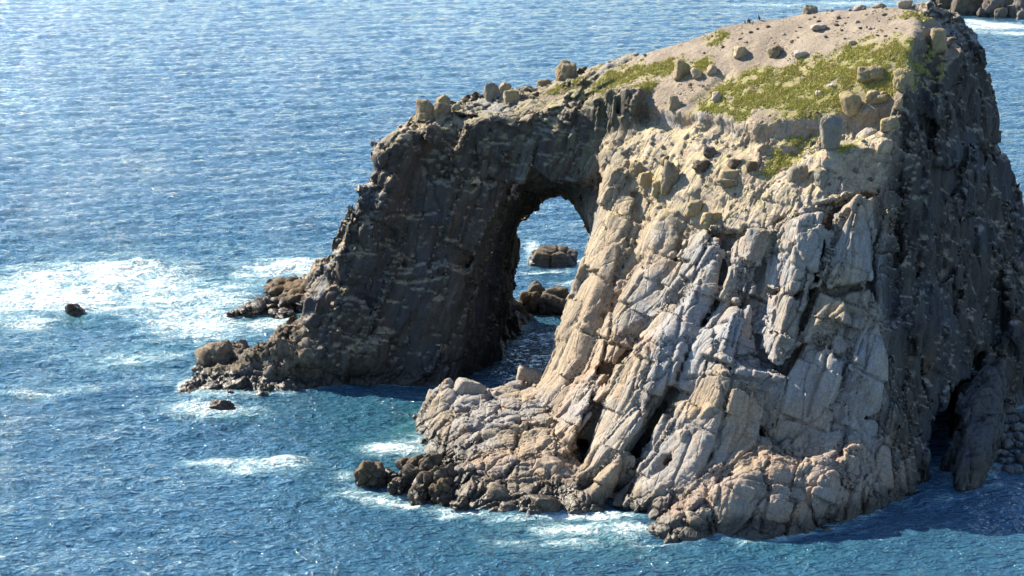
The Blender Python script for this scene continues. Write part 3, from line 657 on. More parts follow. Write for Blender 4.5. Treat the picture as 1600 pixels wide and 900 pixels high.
while ys[-1] < 1250: ys.append(ys[-1] + .30 * (ys[-1] / 200) ** 1.36)
ys = np.array(ys, np.float32); nc = 440
sx = np.linspace(-.42, .42, nc, dtype=np.float32)
YY = np.repeat(ys[:, None], nc, 1); XX = sx[None, :] * (YY + 30)
x = XX.ravel(); y = YY.ravel()
A = ocean_tile(512, 133.0, 4.4, (.42, -.91), .15, 5, .10); B = ocean_tile(256, 37.0, 1.75, (-.15, -.99), .062, 9, .05)
ca, sa = math.cos(.5), math.sin(.5); xr = x * ca - y * sa; yr = x * sa + y * ca
near = 1.0 / (1.0 + (y / 900.0) ** 4)
lo = sample(D, np.stack([x, y, np.full_like(x, .2)], 1)); inb = (x > G0[0]) & (x < G0[0] + H * GN[0] - 1) & (y > G0[1]) & (y < G0[1] + H * GN[1] - 1)
lo = np.where(inb, lo, 6.0)
calm = 1 - .55 * sstep(30, 5, np.hypot((x - 25), (y - 262)) * .6)                      # lee of the rock
hA = tile_at(A[0], x, y, 133.0); hB = tile_at(B[0], xr, yr, 37.0)
swell = .22 * np.sin((x * .30 - y * .95) * 2 * np.pi / 31 + 2.2 * vnoise(np.stack([x / 50, y / 50, 0 * x], 1), 3))
z = (hA + hB) * calm + swell * .6
cx = (tile_at(A[1], x, y, 133.0) * .9 + 0) * calm; cy = tile_at(A[2], x, y, 133.0) * .9 * calm
# foam, by place: centre, reach across and away, strength
FOAM = [(60, 440, 120, 42, .82), (180, 425, 90, 25, .95), (250, 440, 90, 30, .75), (110, 470, 90, 22, 1.15), (20, 470, 60, 35, .9), (240, 470, 80, 30, .75), (330, 470, 100, 45, .72), (300, 500, 110, 30, .75), (40, 505, 60, 14, .8),
        (460, 415, 70, 14, 1.05), (500, 428, 40, 10, .9), (400, 425, 60, 16, .75), (440, 505, 80, 16, .85), (330, 520, 80, 20, .7), (200, 560, 110, 20, .55), (60, 617, 75, 6, .75), (120, 610, 40, 5, .5), (250, 590, 30, 10, .55),
        (330, 640, 75, 14, 1.0), (290, 632, 40, 10, .7), (390, 640, 35, 8, .6), (400, 728, 95, 15, .8), (440, 722, 40, 10, .95), (340, 722, 60, 7, .75), (380, 740, 40, 6, .75), (590, 702, 35, 13, 1.0), (630, 700, 35, 16, .8), (660, 690, 22, 18, .7), (540, 745, 25, 12, .8),
        (560, 770, 50, 8, .85), (640, 788, 55, 9, .95), (720, 803, 60, 7, 1.0), (600, 778, 70, 12, .7), (800, 812, 60, 7, .75), (870, 806, 50, 5, 1.0), (950, 806, 50, 13, 1.15), (900, 830, 100, 18, .72), (800, 850, 60, 12, .6), (985, 830, 40, 14, .85), (880, 850, 90, 12, .5), (1030, 848, 50, 5, .7), (1180, 846, 60, 3, .5), (1290, 826, 60, 3, .5),
        (830, 385, 14, 14, 1.0), (900, 408, 14, 6, .9), (850, 425, 50, 4, .8), (890, 443, 35, 4, .75), (830, 405, 10, 12, .9), (1560, 40, 60, 6, 1.2), (1590, 52, 50, 3, .95), (1520, 33, 30, 4, 1.1), (1330, 5, 90, 3, .8), (1200, 8, 120, 2, .7), (1130, 20, 60, 1.5, .6), (580, 255, 12, 1.5, .8), (610, 257, 9, 1, .8), (640, 38, 14, 1.2, .5), (20, 245, 20, 2, .6), (10, 710, 18, 5, .7), (1560, 762, 60, 10, .45), (1470, 778, 40, 6, .5), (1500, 45, 80, 9, .8)]
foam = np.zeros_like(x)
for u, v, ru, rv, w in FOAM:
    c = Z(u, v); rx = ru * c[1] / FPX; ry = rv * c[1] ** 2 / (70 * FPX)
    m = (np.abs(x - c[0]) < 3 * rx) & (np.abs(y - c[1]) < 3 * ry)
    e = w * np.exp(-((x[m] - c[0]) / rx) ** 2 - ((y[m] - c[1]) / ry) ** 2); foam[m] = np.maximum(foam[m], e) + .25 * np.minimum(foam[m], e)
pt = np.stack([x, y, 0 * x], 1)
shore = np.exp(-(np.maximum(lo - .1, 0) / 1.1) ** 2) * (.42 + .35 * fbm(pt / 5, 71, 2)) * inb
foam = np.clip(np.maximum(foam, shore), 0, 1.4)
aer = np.zeros_like(x)
AER = [(150, 460, 260, 90, 1.0), (400, 470, 160, 80, .9), (330, 520, 120, 60, .9), (200, 560, 160, 40, .6), (60, 600, 120, 25, .5), (330, 640, 120, 25, .7), (420, 725, 150, 25, .55), (590, 710, 90, 40, 1.0), (600, 770, 120, 25, .8), (650, 660, 60, 50, 1.0), (560, 640, 90, 30, .5), (900, 830, 160, 40, .9), (1000, 860, 200, 30, .55), (1200, 860, 160, 24, .3), (1350, 840, 120, 20, .15), (800, 860, 120, 30, .6), (850, 400, 60, 25, .3), (1550, 50, 90, 14, .5)]
for u, v, ru, rv, w in AER:
    c = Z(u, v); rx = ru * c[1] / FPX; ry = rv * c[1] ** 2 / (70 * FPX)
    aer = np.maximum(aer, w * np.exp(-((x - c[0]) / rx) ** 2 - ((y - c[1]) / ry) ** 2))
aer = np.clip(aer * (.75 + .5 * fbm(pt / 9, 77, 3)), 0, 1)
z = z + foam * (.30 * np.maximum(fbm(pt / np.array([5., 2.6, 1], np.float32), 81, 3), -.4) + .12 * fbm(pt / 1.1, 85, 2)) * (y < 420)
for u, v, ru, rv, w in [(170, 455, 60, 7, 1.1), (60, 470, 70, 8, .7), (200, 420, 80, 6, .8), (440, 722, 40, 4, .6), (330, 636, 30, 4, .5), (480, 415, 50, 6, .9), (250, 418, 60, 5, .6)]:      # breaking crests
    c = Z(u, v); rx = ru * c[1] / FPX; ry = rv * c[1] ** 2 / (70 * FPX)
    z = z + w * np.exp(-((x - c[0]) / rx) ** 2 - ((y - c[1] + .15 * (x - c[0])) / ry) ** 2) * (1 + .5 * fbm(pt / 2, 88, 2))
nr = len(ys); ii = np.arange(nr * nc).reshape(nr, nc)
SF = np.stack([ii[:-1, :-1], ii[:-1, 1:], ii[1:, 1:], ii[1:, :-1]], -1).reshape(-1, 4)
SV = np.stack([x + cx, y + cy, z], 1)
q = len(SV); far = np.array([(-30000, -4000, -1.6), (30000, -4000, -1.6), (30000, 45000, -1.6), (-30000, 45000, -1.6)], np.float32)
SV = np.concatenate([SV, far]); SF = np.concatenate([SF, [[q, q + 1, q + 2, q + 3]]])
z4 = np.zeros(4)
k = NT('sea_water'); pos = k.pos
fa = k.attr('foam'); ae = k.attr('aer')
wp = k.vadd(pos, k.vscale(k.n('TexNoise', 1, {'Vector': pos, 'Scale': .22, 'Detail': 3}), (4., 4., 0.)))
n1 = k.noise(k.vscale(wp, (.55, 1.3, 1.)), .36, 9, .62, .8); n2 = k.noise(k.vscale(pos, (1., 1.6, 1.)), 1.7, 6, .68)
lace = k.n('TexVoronoi', 'Distance', {'Vector': k.vadd(wp, k.vscale(k.n('TexNoise', 1, {'Vector': pos, 'Scale': 1.1, 'Detail': 4}), (1.3, 1.3, 0.))), 'Scale': .75}, feature='DISTANCE_TO_EDGE')
t = k.addm(k.mul(fa, 1.0), k.mul(k.addm(n1, -.5), 2.6)); t = k.addm(t, k.mul(k.addm(n2, -.5), 2.0)); t = k.addm(t, k.mul(k.mul(k.ss(lace, .14, .0), fa), .65))
ff = k.mul(k.ss(t, .62, 1.7), k.ss(fa, .04, .35, 0., .92))
deep = k.mix(k.noise(pos, .02, 3), (.026, .088, .148), (.034, .110, .178))
wc = k.mix(k.mul(ae, k.ss(n1, .25, .7, .55, 1.0)), deep, (.022, .120, .145))
wc = k.mix(k.ss(k.addm(k.mul(fa, 1.15), k.mul(k.addm(n1, -.5), 1.8)), .1, 1.1, 0., .9), wc, (.27, .45, .48))
wc = k.mix(ff, wc, (.82, .85, .86))
def crests(sc, sy, w, seed):
    n = k.noise(k.vadd(k.vscale(pos, (1., sy, 1.)), (seed, seed * 2., 0.)), sc, 3, .55, .35)
    r_ = k.math('MAXIMUM', k.math('SUBTRACT', 1.0, k.mul(k.math('ABSOLUTE', k.addm(n, -.5)), w)), 0.0); return k.mul(r_, r_)
rip = k.addm(k.mul(crests(.26, 2.2, 4.5, 3.), .42), k.mul(crests(.62, 2.0, 5.0, 11.), .17))
rip = k.addm(rip, k.mul(crests(1.7, 1.8, 5.0, 29.), .04)); rip = k.addm(rip, k.mul(k.mul(n2, ff), .35))
k.done(wc, k.ss(ff, 0., .6, .05, .85), k.bump(rip, 1.0, .9), IOR=1.6)
sea = mesh_obj('sea', SV, SF, k.m, None, None, dict(foam=np.concatenate([foam, z4]), aer=np.concatenate([aer, z4])))
sea['kind'] = 'structure'

# ------------------------------------------------------------------ loose rocks
_ico = {}
def ico(n):
    if n not in _ico:
        bm = bmesh.new(); bmesh.ops.create_icosphere(bm, subdivisions=n, radius=1.0)
        _ico[n] = (np.array([v.co[:] for v in bm.verts], np.float32), np.array([[v.index for v in f.verts] for f in bm.faces], np.int32)); bm.free()
    return _ico[n]
def rock_shape(dims, seed, blocky=.6, sub=4, rough_amp=.05):
    """a weathered, jointed boulder: a ball cut by random joint planes, then roughened; sits with its base at z = 0"""
    U, Fc = ico(sub); r = np.random.default_rng(seed)
    nrm = r.normal(size=(13, 3)); nrm /= np.linalg.norm(nrm, axis=1, keepdims=True)
    ax = np.array([(1, 0, 0), (-1, 0, 0), (0, 1, 0), (0, -1, 0), (0, 0, 1), (0, 0, -1)], float) + r.normal(size=(6, 3)) * .14
    ax /= np.linalg.norm(ax, axis=1, keepdims=True)
    nn = np.concatenate([nrm, ax]); hh = np.concatenate([r.uniform(.74, 1.08, 13), r.uniform(.66, .82, 6) * (1.45 - .5 * blocky)])
    c = np.maximum(U @ nn.T, 1e-3); rad = (hh / c); p = 7 + 14 * blocky
    rad = np.minimum((rad ** -p).sum(1) ** (-1 / p), 1.3)
    W = U * rad[:, None]; W = W / np.abs(W).max(0) * .5
    W = W * np.array(dims)
    sc = max(dims); q = W.astype(np.float32) / sc + seed * 3.7
    dsp = rough_amp * sc * (fbm(q * 3.2, seed % 90, 3) * .7)
    f1, f2, cc, dv, rr = voro(q * 3.0, seed % 50); dsp = dsp - rough_amp * sc * (.9 * np.exp(-((f2 - f1) / .07) ** 2) + .5 * (cc - .5))
    W = W + U * dsp[:, None]; W[:, 2] += .5 * dims[2] * .92
    return W.astype(np.float32), Fc
def boulder(name, p, dims, label=None, mat=None, seed=1, rot=0.0, tilt=(0, 0), blocky=.6, sub=4, cat='boulder', group=None, parent=None, amp=.05, sink=.1):
    W, Fc = rock_shape(dims, seed, blocky, sub, amp)
    R = np.array(Euler((tilt[0], tilt[1], rot)).to_matrix()); W = W @ R.T
    W[:, 2] -= sink * dims[2]
    o = mesh_obj(name, W, Fc, mat or m_grey, parent); o.location = [float(c) for c in p]
    if label: tag(o, label, cat, group)
    return o
def on_rock(u, vb, w, h, label, mat=None, seed=1, rot=0.0, tilt=(0, 0), depth=None, blocky=.6, sub=4, name='boulder', group=None, amp=.06, sink=.22, cat='boulder'):
    """boulder of apparent size w x h seen at (u, vb) resting on the island"""
    p = hit(u, vb)
    if p is None:
        for dv in range(2, 40, 2):
            p = hit(u, vb + dv)
            if p is not None: break
    m = p[1] / FPX * 1.02; dw = w * m; dh = h * m; dd = (depth or .85) * dw
    p = p + np.array([0, dd * .35, 0]); p[2] = max(ground_z(p[0], p[1], p[2] + 3.0) if name != 'boulder_ledge' else p[2], p[2] - .6)
    return boulder(name, p, (dw * 1.05, dd, dh / (1 - sink)), label, mat, seed, rot, tilt, blocky * .8, sub, cat, group, None, amp, sink)
Y_, P_, D_, S_, G_ = m_yellow, m_pale, m_darkstone, m_sea, m_grey
on_rock(664, 186, 30, 28, 'large pale cracked block at the outer end of the arch skyline', G_, 11, .2, blocky=.7, depth=1.2, sink=.38)
on_rock(690, 184, 26, 24, 'pale flat-topped block wedged beside the cracked block on the arch skyline', G_, 12, -.1, blocky=.6, depth=1.2, sink=.38)
on_rock(693, 163, 24, 16, 'rounded greenish boulder perched on top of the pale outer blocks', Y_, 13, .4, blocky=.2, sink=.3)
on_rock(715, 172, 24, 19, 'dark green boulder right of the perched round one on the skyline', Y_, 14, 1.2, blocky=.3, sink=.38)
on_rock(770, 152, 29, 22, 'big rounded dark boulder on the arch skyline', G_, 16, .3, blocky=.15, sink=.38)
on_rock(788, 140, 24, 15, 'flat lichen-covered boulder leaning on the big round dark one', Y_, 17, .8, blocky=.4, sink=.38)
on_rock(800, 156, 26, 18, 'yellowish block below the skyline boulders over the arch', Y_, 18, .2, blocky=.7, sink=.38)
on_rock(851, 128, 22, 9, 'flat dark base stone under the balanced round boulder', G_, 21, .5, blocky=.4, sub=3)
on_rock(849, 120, 15, 12, 'small round balanced boulder on the skyline left of the tall block', G_, 22, .5, blocky=.1, sub=3, sink=0)
on_rock(884, 124, 32, 34, 'tall upright cracked block standing on the skyline above the arch', G_, 23, .35, blocky=.85, amp=.07, sink=.38)
on_rock(1267, 21, 25, 15, 'lone grey-brown boulder on the bare summit skyline', G_, 25, .3, blocky=.4)
on_rock(1060, 124, 24, 26, 'tilted square yellow block at the edge of the left cleft', Y_, 26, .5, (.15, .25), blocky=.95, amp=.025)
on_rock(1158, 92, 24, 16, 'rough grey boulder, left of the pair on the bare slope', P_, 27, .3, blocky=.6)
on_rock(1211, 90, 25, 18, 'rounded grey boulder, right of the pair on the bare slope', G_, 28, .9, blocky=.4)
on_rock(1252, 93, 22, 10, 'low orange-tinted boulder right of the pair on the bare slope', P_, 29, .2, blocky=.3, sub=3)
on_rock(1332, 70, 13, 6, 'small flat whitish slab lying on the bare soil', P_, 30, 0, blocky=.8, sub=3)
on_rock(1280, 49, 32, 9, 'long low outcrop of grey rock on the bare summit', P_, 31, .15, blocky=.6)
on_rock(1413, 138, 29, 31, 'pale yellow upright boulder at the right end of the grass', Y_, 32, .4, blocky=.55)
on_rock(1362, 132, 40, 20, 'low lichen-covered boulder left of the upright yellow one', Y_, 33, -.2, blocky=.6)
on_rock(1467, 96, 26, 38, 'tall bright yellow block on the crest of the shaded cliff', Y_, 34, .15, blocky=.98, amp=.02)
on_rock(1377, 173, 28, 17, 'egg-shaped yellow boulder on the right terrace edge', Y_, 35, .1, blocky=.1)
on_rock(1404, 175, 14, 16, 'small pointed stone right of the egg-shaped boulder', Y_, 36, .7, blocky=.5, sub=3)
on_rock(1300, 238, 36, 56, 'tall purple-grey standing stone on the grassy terrace', G_, 37, .35, (0.05, -.06), depth=.6, blocky=.8, amp=.02, sink=.06)
on_rock(1336, 204, 35, 30, 'tilted angular yellow boulder behind the standing stone', Y_, 38, .6, (0, -.45), blocky=.9, amp=.03)
on_rock(1356, 212, 31, 20, 'rounded pale boulder right of the standing stone', P_, 39, .2, blocky=.15)
on_rock(1362, 196, 22, 18, 'yellow block under the terrace edge, left of a dark-jointed one', Y_, 40, .2, blocky=.7)
on_rock(1392, 204, 30, 22, 'broad jointed yellow block at the right end of the terrace', Y_, 41, -.1, blocky=.8)
on_rock(1381, 252, 26, 22, 'square pale block split off the cliff corner below the terrace', P_, 42, .1, blocky=.85)
on_rock(1249, 286, 30, 28, 'conical grey boulder on the sandy slope below the grass', G_, 43, .3, blocky=.5)
on_rock(1284, 300, 28, 24, 'dark pointed outcrop right of the conical boulder', G_, 44, .9, blocky=.6)
on_rock(1141, 304, 42, 12, 'grey slab under the brick-shaped block on the slope', G_, 45, .05, blocky=.8)
on_rock(1140, 292, 36, 19, 'brick-shaped block lying on the sandy slope', Y_, 46, .06, blocky=1.0, amp=.015, sink=.02)
on_rock(992, 284, 26, 24, 'rounded yellow-grey boulder at the left of the slope cluster', Y_, 47, .2, blocky=.15)
on_rock(1008, 304, 22, 26, 'upright boulder in front of the slope cluster, left one', Y_, 48, .4, blocky=.4)
on_rock(1031, 306, 24, 25, 'squat yellow boulder in front of the slope cluster, right one', Y_, 49, .1, blocky=.5)
on_rock(1048, 302, 30, 48, 'large dark boulder at the back of the slope cluster', G_, 50, .3, blocky=.35)
on_rock(1040, 262, 17, 14, 'small stone on top of the large dark cluster boulder', Y_, 51, .3, blocky=.5, sub=3)
on_rock(1054, 172, 21, 20, 'round greenish boulder at the foot of the red gully', Y_, 52, .3, blocky=.05)
on_rock(1090, 124, 20, 16, 'reddish split boulder right of the tilted square block', P_, 53, .3, blocky=.7, sub=3)
on_rock(1113, 118, 16, 15, 'small reddish boulder, outer one beside the cleft', P_, 54, .5, blocky=.7, sub=3)
on_rock(1120, 158, 18, 16, 'pale pink boulder in the grass above the scarp', P_, 55, .4, blocky=.5, sub=3)
on_rock(1148, 266, 20, 15, 'small brown stone above the brick-shaped block', D_, 56, .4, blocky=.4, sub=3)
on_rock(1175, 272, 18, 15, 'dark round stone right above the brick-shaped block', D_, 57, .4, blocky=.2, sub=3)
on_rock(1108, 362, 36, 26, 'angular yellow boulder at the head of the central rib', Y_, 58, .4, (0, .2), blocky=.8)
on_rock(1085, 360, 26, 22, 'small angular boulder left of the one on the central rib', Y_, 59, .1, blocky=.8)
on_rock(1345, 8, 22, 8, 'left pale boulder of the row on the summit skyline', P_, 60, .1, blocky=.5, sub=3)
on_rock(1375, 9, 26, 11, 'middle grey boulder of the row on the summit skyline', G_, 61, .4, blocky=.5, sub=3)
on_rock(1415, 12, 24, 15, 'pale boulder at the right end of the summit skyline row', P_, 62, .2, blocky=.5)
on_rock(1280, 150, 12, 9, 'small white-topped stone in the grass near the scarp', P_, 63, .2, blocky=.3, sub=3)
on_rock(1110, 250, 24, 16, 'dark mossy outcrop above the slope cluster', D_, 64, .2, blocky=.4)
on_rock(1095, 275, 26, 20, 'mossy dark rock between the cluster and the brick-shaped block', D_, 65, .7, blocky=.5, amp=.1)
for i, (u, v, w) in enumerate([(1156, 63, 8), (1173, 53, 9), (1184, 47, 7), (1200, 44, 9), (1224, 57, 7), (1263, 24, 9), (1293, 13, 6), (1300, 15, 7), (1328, 15, 6), (1335, 16, 7), (1350, 15, 6), (1354, 26, 7), (1363, 24, 8), (1380, 15, 6), (1382, 26, 8), (1310, 31, 8),
                               (1325, 29, 6), (1307, 41, 8), (1280, 36, 8), (1315, 50, 6), (1359, 47, 7), (1371, 57, 6), (1384, 58, 6), (1345, 46, 7), (1340, 38, 9), (1400, 46, 5), (1416, 31, 6), (1130, 76, 6), (1100, 84, 6), (1236, 66, 5), (1290, 60, 6), (1250, 45, 6), (1210, 70, 5), (1320, 62, 5), (1395, 70, 5)]):
    on_rock(u, v, w, w * .6, 'small dark stone lying on the bare soil of the summit', D_ if i % 4 else P_, 200 + i, i * .7, blocky=.4, sub=2, name='stone', group='small stones scattered on the bare summit', sink=.05, cat='stone')
r = np.random.default_rng(3)
for i in range(46):
    u, v = r.uniform(985, 1380), r.uniform(195, 330)
    on_rock(u, v, r.uniform(5, 10), r.uniform(3, 7), 'small loose stone on the pale slope under the scarp', [G_, Y_, D_, P_][i % 4], 300 + i, i * .9, blocky=.5, sub=2, name='stone', group='loose stones on the pale slope', sink=.15, cat='stone')

# blocks bedded in the foot of the cliff: parts of the island
for i, (u, v, w, h) in enumerate([(690, 640, 52, 32), (725, 622, 58, 32), (664, 655, 34, 34), (820, 606, 46, 36), (850, 802, 62, 26), (1050, 840, 56, 44), (1085, 824, 46, 22), (1030, 790, 56, 40), (1140, 800, 40, 60), (775, 790, 50, 34), (905, 640, 34, 36), (930, 672, 30, 36), (760, 690, 36, 20), (860, 745, 50, 30), (1110, 660, 50, 30), (1070, 700, 46, 30)]):
    p = hit(u, v - h * .35)
    if p is None: continue
    m_ = p[1] / FPX; W, Fc = rock_shape((w * m_, w * m_ * .9, h * m_ * 1.25), 400 + i, [.5, .8, .95][i % 3], 4, .04)
    R = np.array(Euler((r.normal() * .15, .35 + r.normal() * .15, r.uniform(-.5, .5))).to_matrix()); W = W @ R.T; W[:, 2] -= h * m_ * .68; W[:, 1] += w * m_ * .32
    n0 = len(W); z0 = np.zeros(n0); o = mesh_obj('block', W + p - ISL0, Fc, granite, isl, None, dict(silver=z0, pink=z0 + .4 * (u > 1000), soil=z0, pale=z0 + .25, dark=z0, moss=z0, weed=z0 + (.4 if u < 740 and v > 720 else 0), lichen=z0, grass=z0))

# ------------------------------------------------------------------ rocks standing in the sea
def sea_rock(u, v, w, h, label, mat, seed, name='sea_rock', depth=.7, blocky=.5, group=None, amp=.07, parent=None, rot=0.0, sub=4, sink=.25, tilt=(0, 0)):
    c = Z(u, v); m = c[1] / FPX; dw = w * m; dd = dw * depth
    return boulder(name, (c[0], c[1] + dd * .45, 0) if parent is None else np.array((c[0], c[1] + dd * .45, 0)) - np.array(parent.location), (dw, dd, h * m * 1.05 / (1 - sink)), label, mat, seed, rot, tilt, blocky, sub, 'rock', group, parent, amp, sink)
sea_rock(862, 418, 88, 30, 'flat-topped dark rock in the sea seen through the arch', m_sea, 71, depth=.6, blocky=.7, sub=5)
for i, (u, v, w, h) in enumerate([(838, 475, 36, 36), (870, 480, 46, 32), (860, 494, 60, 34), (825, 492, 36, 40)]):
    sea_rock(u, v, w, h, ['dark boulder at the pillar foot, nearest the dark wall, inside the arch', 'rounded brown boulder at the pillar foot, outermost inside the arch', 'low dark boulder in front of the others inside the arch', 'black boulder under the inner wall of the arch'][i], m_sea, 72 + i, name='boulder', blocky=.3, group='boulders at the inner foot of the pillar')
sea_rock(112, 493, 38, 18, 'small black rock washed by white surf far left', m_weed, 78, blocky=.3, amp=.1)
sea_rock(345, 640, 44, 16, 'low black rock awash in foam below the shelf', m_weed, 79, blocky=.3, amp=.1)
sea_rock(578, 763, 56, 38, 'dark weed-covered rock standing off the near foot', m_weed, 80, blocky=.5, amp=.12, sub=5)
sea_rock(612, 757, 34, 24, 'low weedy rock right behind the dark weed-covered one', m_weed, 81, blocky=.5, amp=.12)
toe = empty('weedy_ledge', Z(650, 770), 'jagged low ledge of weedy rocks at the near left foot', 'ledge')
for i, (u, v, w, h) in enumerate([(640, 768, 50, 44), (665, 778, 44, 40), (620, 775, 40, 24), (690, 790, 50, 36), (655, 788, 40, 22), (700, 770, 46, 50), (680, 755, 50, 54), (650, 750, 44, 40), (715, 798, 44, 22), (635, 745, 36, 30)]):
    sea_rock(u, v, w, h, None, m_weed, 90 + i, name='rock', parent=toe, amp=.19, blocky=.6, rot=i * .6, tilt=(0, .2))
reef = empty('reef', Z(440, 485), 'long low reef of dark jagged rock beyond the shelf', 'reef')
for i, (u, v, w, h) in enumerate([(470, 478, 80, 42), (440, 470, 60, 32), (500, 470, 50, 40), (450, 488, 70, 24), (410, 490, 60, 16), (380, 494, 40, 10), (485, 490, 60, 24), (515, 488, 50, 40), (430, 450, 36, 16), (465, 452, 50, 18), (395, 486, 36, 12), (362, 494, 22, 7), (440, 497, 40, 9), (415, 480, 30, 14)]):
    sea_rock(u, v, w, h, None, m_weed, 110 + i, name='rock', parent=reef, amp=.18, blocky=.5, rot=i * .6, depth=.9)
# weed-covered rocks piled on the shelf: parts of the island
for i, (u, v, w, h) in enumerate([(345, 582, 74, 48), (300, 612, 34, 18), (372, 614, 46, 22), (285, 617, 24, 11), (330, 616, 36, 16), (440, 592, 50, 26), (480, 560, 50, 30), (405, 600, 40, 22)]):
    p = hit(u, v - h * .4)
    if p is None: continue
    m_ = p[1] / FPX; W, Fc = rock_shape((w * m_, w * m_ * .9, h * m_ * 1.2), 500 + i, [.35, .6, .8][i % 3] if i < 17 else .05, 4, .10 if i < 17 else .03)
    R = np.array(Euler((r.normal() * .2, -.2 + r.normal() * .2, r.uniform(-.6, .6))).to_matrix()); W = W @ R.T; W[:, 2] -= h * m_ * .6; W[:, 1] += w * m_ * .25
    n0 = len(W); z0 = np.zeros(n0); mesh_obj('block', W + p - ISL0, Fc, granite, isl, None, dict(soil=z0, pale=z0, dark=z0, moss=z0, weed=np.full(n0, .85 if i < 17 else .15), lichen=z0, grass=z0))
# boulder beach at the right edge
i = 0
for row, (v0, n) in enumerate([(728, 6), (712, 7), (700, 7), (688, 7), (676, 6), (664, 6), (650, 5), (636, 4)]):
    for c_ in range(n):
        u = 1540 + row * 5 + c_ * 17 + r.uniform(-5, 5); w = r.uniform(16, 30)
        q = Z(u, v0 + 6, .1 + row * .32); mm = q[1] / FPX; dw = w * mm
        boulder('boulder', q - np.array([0, 0, .4]), (dw, dw * .8, dw * .62), 'rounded grey boulder on the shaded beach beyond the inlet', m_beach, 600 + i, r.uniform(0, 3), blocky=.15, sub=3, cat='boulder', group='rounded boulders on the shaded beach', amp=.03); i += 1
# far islet
for i, (u, v, w, h, dk, lb) in enumerate([(1520, 25, 62, 60, 1, 'large dark block of the far islet behind the shaded cliff'), (1482, 16, 36, 40, 1, 'dark rock of the far islet nearest the cliff skyline'), (1552, 27, 36, 34, 0, 'grey jointed rock right of the dark far islet block'), (1565, 28, 22, 16, 0, 'low pale rock at the waterline of the far islet, left one'),
                                         (1582, 27, 24, 20, 0, 'rounded pale rock at the waterline of the far islet, middle one'), (1598, 30, 20, 14, 0, 'small rounded rock at the waterline of the far islet by the frame edge'), (1605, 20, 40, 40, 0, 'tall grey rock of the far islet at the frame edge'), (1575, 14, 50, 40, 0, 'broad grey rock at the back of the far islet'), (1537, 27, 22, 14, 1, 'low dark rock in front of the far islet block')]):
    sea_rock(u, v, w, h, lb, m_sea if dk else m_beach, 700 + i, name='islet_rock', blocky=.75, group='rocks of the far islet', amp=.06)

# ------------------------------------------------------------------ grass tufts
fc = V[F].mean(1); gm = grass[F].mean(1) * (N[F[:, 0], 2] > .3); ar = np.linalg.norm(np.cross(V[F[:, 2]] - V[F[:, 0]], V[F[:, 3]] - V[F[:, 1]]), axis=1) * .5
gm = gm * sstep(-.45, .35, fbm(fc / 1.1, 43, 3) + .25 * gm)
pr = gm * ar; nT = 26000
pick = np.random.default_rng(5).choice(len(F), nT, p=pr / pr.sum()); rr = np.random.default_rng(6)
base = fc[pick] + rr.uniform(-.14, .14, (nT, 3)) * np.array([1, 1, .2]); hgt = rr.uniform(.08, .32, nT) * (.5 + .7 * gm[pick])
gv = []; gf = []; gc = []
for bld in range(4):
    an = rr.uniform(0, 6.283, nT); wd = rr.uniform(.03, .06, nT); ln = rr.uniform(.05, .3, nT)
    sx_, sy_ = np.cos(an) * wd, np.sin(an) * wd; ox, oy = rr.uniform(-.1, .1, (2, nT))
    a0 = base + np.stack([ox + sx_, oy + sy_, np.full(nT, -.04)], 1); a1 = base + np.stack([ox - sx_, oy - sy_, np.full(nT, -.04)], 1)
    a2 = base + np.stack([ox - np.sin(an) * ln * hgt * 2 + .05, oy + np.cos(an) * ln * hgt * 2, hgt * rr.uniform(.7, 1.1, nT)], 1)
    k0 = bld * nT * 3; gv += [a0, a1, a2]; gf.append(np.stack([k0 + np.arange(nT), k0 + nT + np.arange(nT), k0 + 2 * nT + np.arange(nT)], 1)); gc += [rr.uniform(0, 1, nT)] * 3
k = NT('grass'); gcol = k.mix(k.attr('tone'), (.25, .25, .05), (.50, .46, .13)); gcol = k.mix(k.mul(k.ss(k.noise(k.pos, .5, 3), .5, .68), .5), gcol, (.36, .28, .12)); k.done(gcol, .8)
g_o = mesh_obj('grass', np.concatenate(gv), np.concatenate(gf), k.m, None, None, dict(tone=np.concatenate(gc))); tag(g_o, 'short yellow-green grass on the top and terraces of the island', 'grass', kind='stuff')

# ------------------------------------------------------------------ gravel on the bare ground
gs = soil[F].mean(1) * ar * (1 - .8 * grass[F].mean(1)) * sstep(-.3, .6, fbm(fc / 3.0, 61, 3)); nG = 3800
pk = np.random.default_rng(8).choice(len(F), nG, p=gs / gs.sum()); rg = np.random.default_rng(9)
o6 = np.array([(1, 0, 0), (-1, 0, 0), (0, 1, 0), (0, -1, 0), (0, 0, .7), (0, 0, -.7)], float); f8 = np.array([(0, 2, 4), (2, 1, 4), (1, 3, 4), (3, 0, 4), (2, 0, 5), (1, 2, 5), (3, 1, 5), (0, 3, 5)])
sz = rg.uniform(.04, .11, nG) * (1 + 2.0 * (rg.uniform(0, 1, nG) > .93)); pv = (o6[None] * rg.uniform(.6, 1.2, (nG, 6, 1)) + rg.normal(size=(nG, 6, 3)) * .18) * sz[:, None, None] + (fc[pk] + np.stack([rg.uniform(-.12, .12, nG), rg.uniform(-.12, .12, nG), sz * .15], 1))[:, None, :]
g2 = mesh_obj('gravel', pv.reshape(-1, 3), (f8[None] + 6 * np.arange(nG)[:, None, None]).reshape(-1, 3), m_grey, None); g2.data.polygons.foreach_set('use_smooth', np.zeros(nG * 8, bool)); tag(g2, 'fine grey gravel strewn over the bare soil of the summit', 'gravel', kind='stuff')

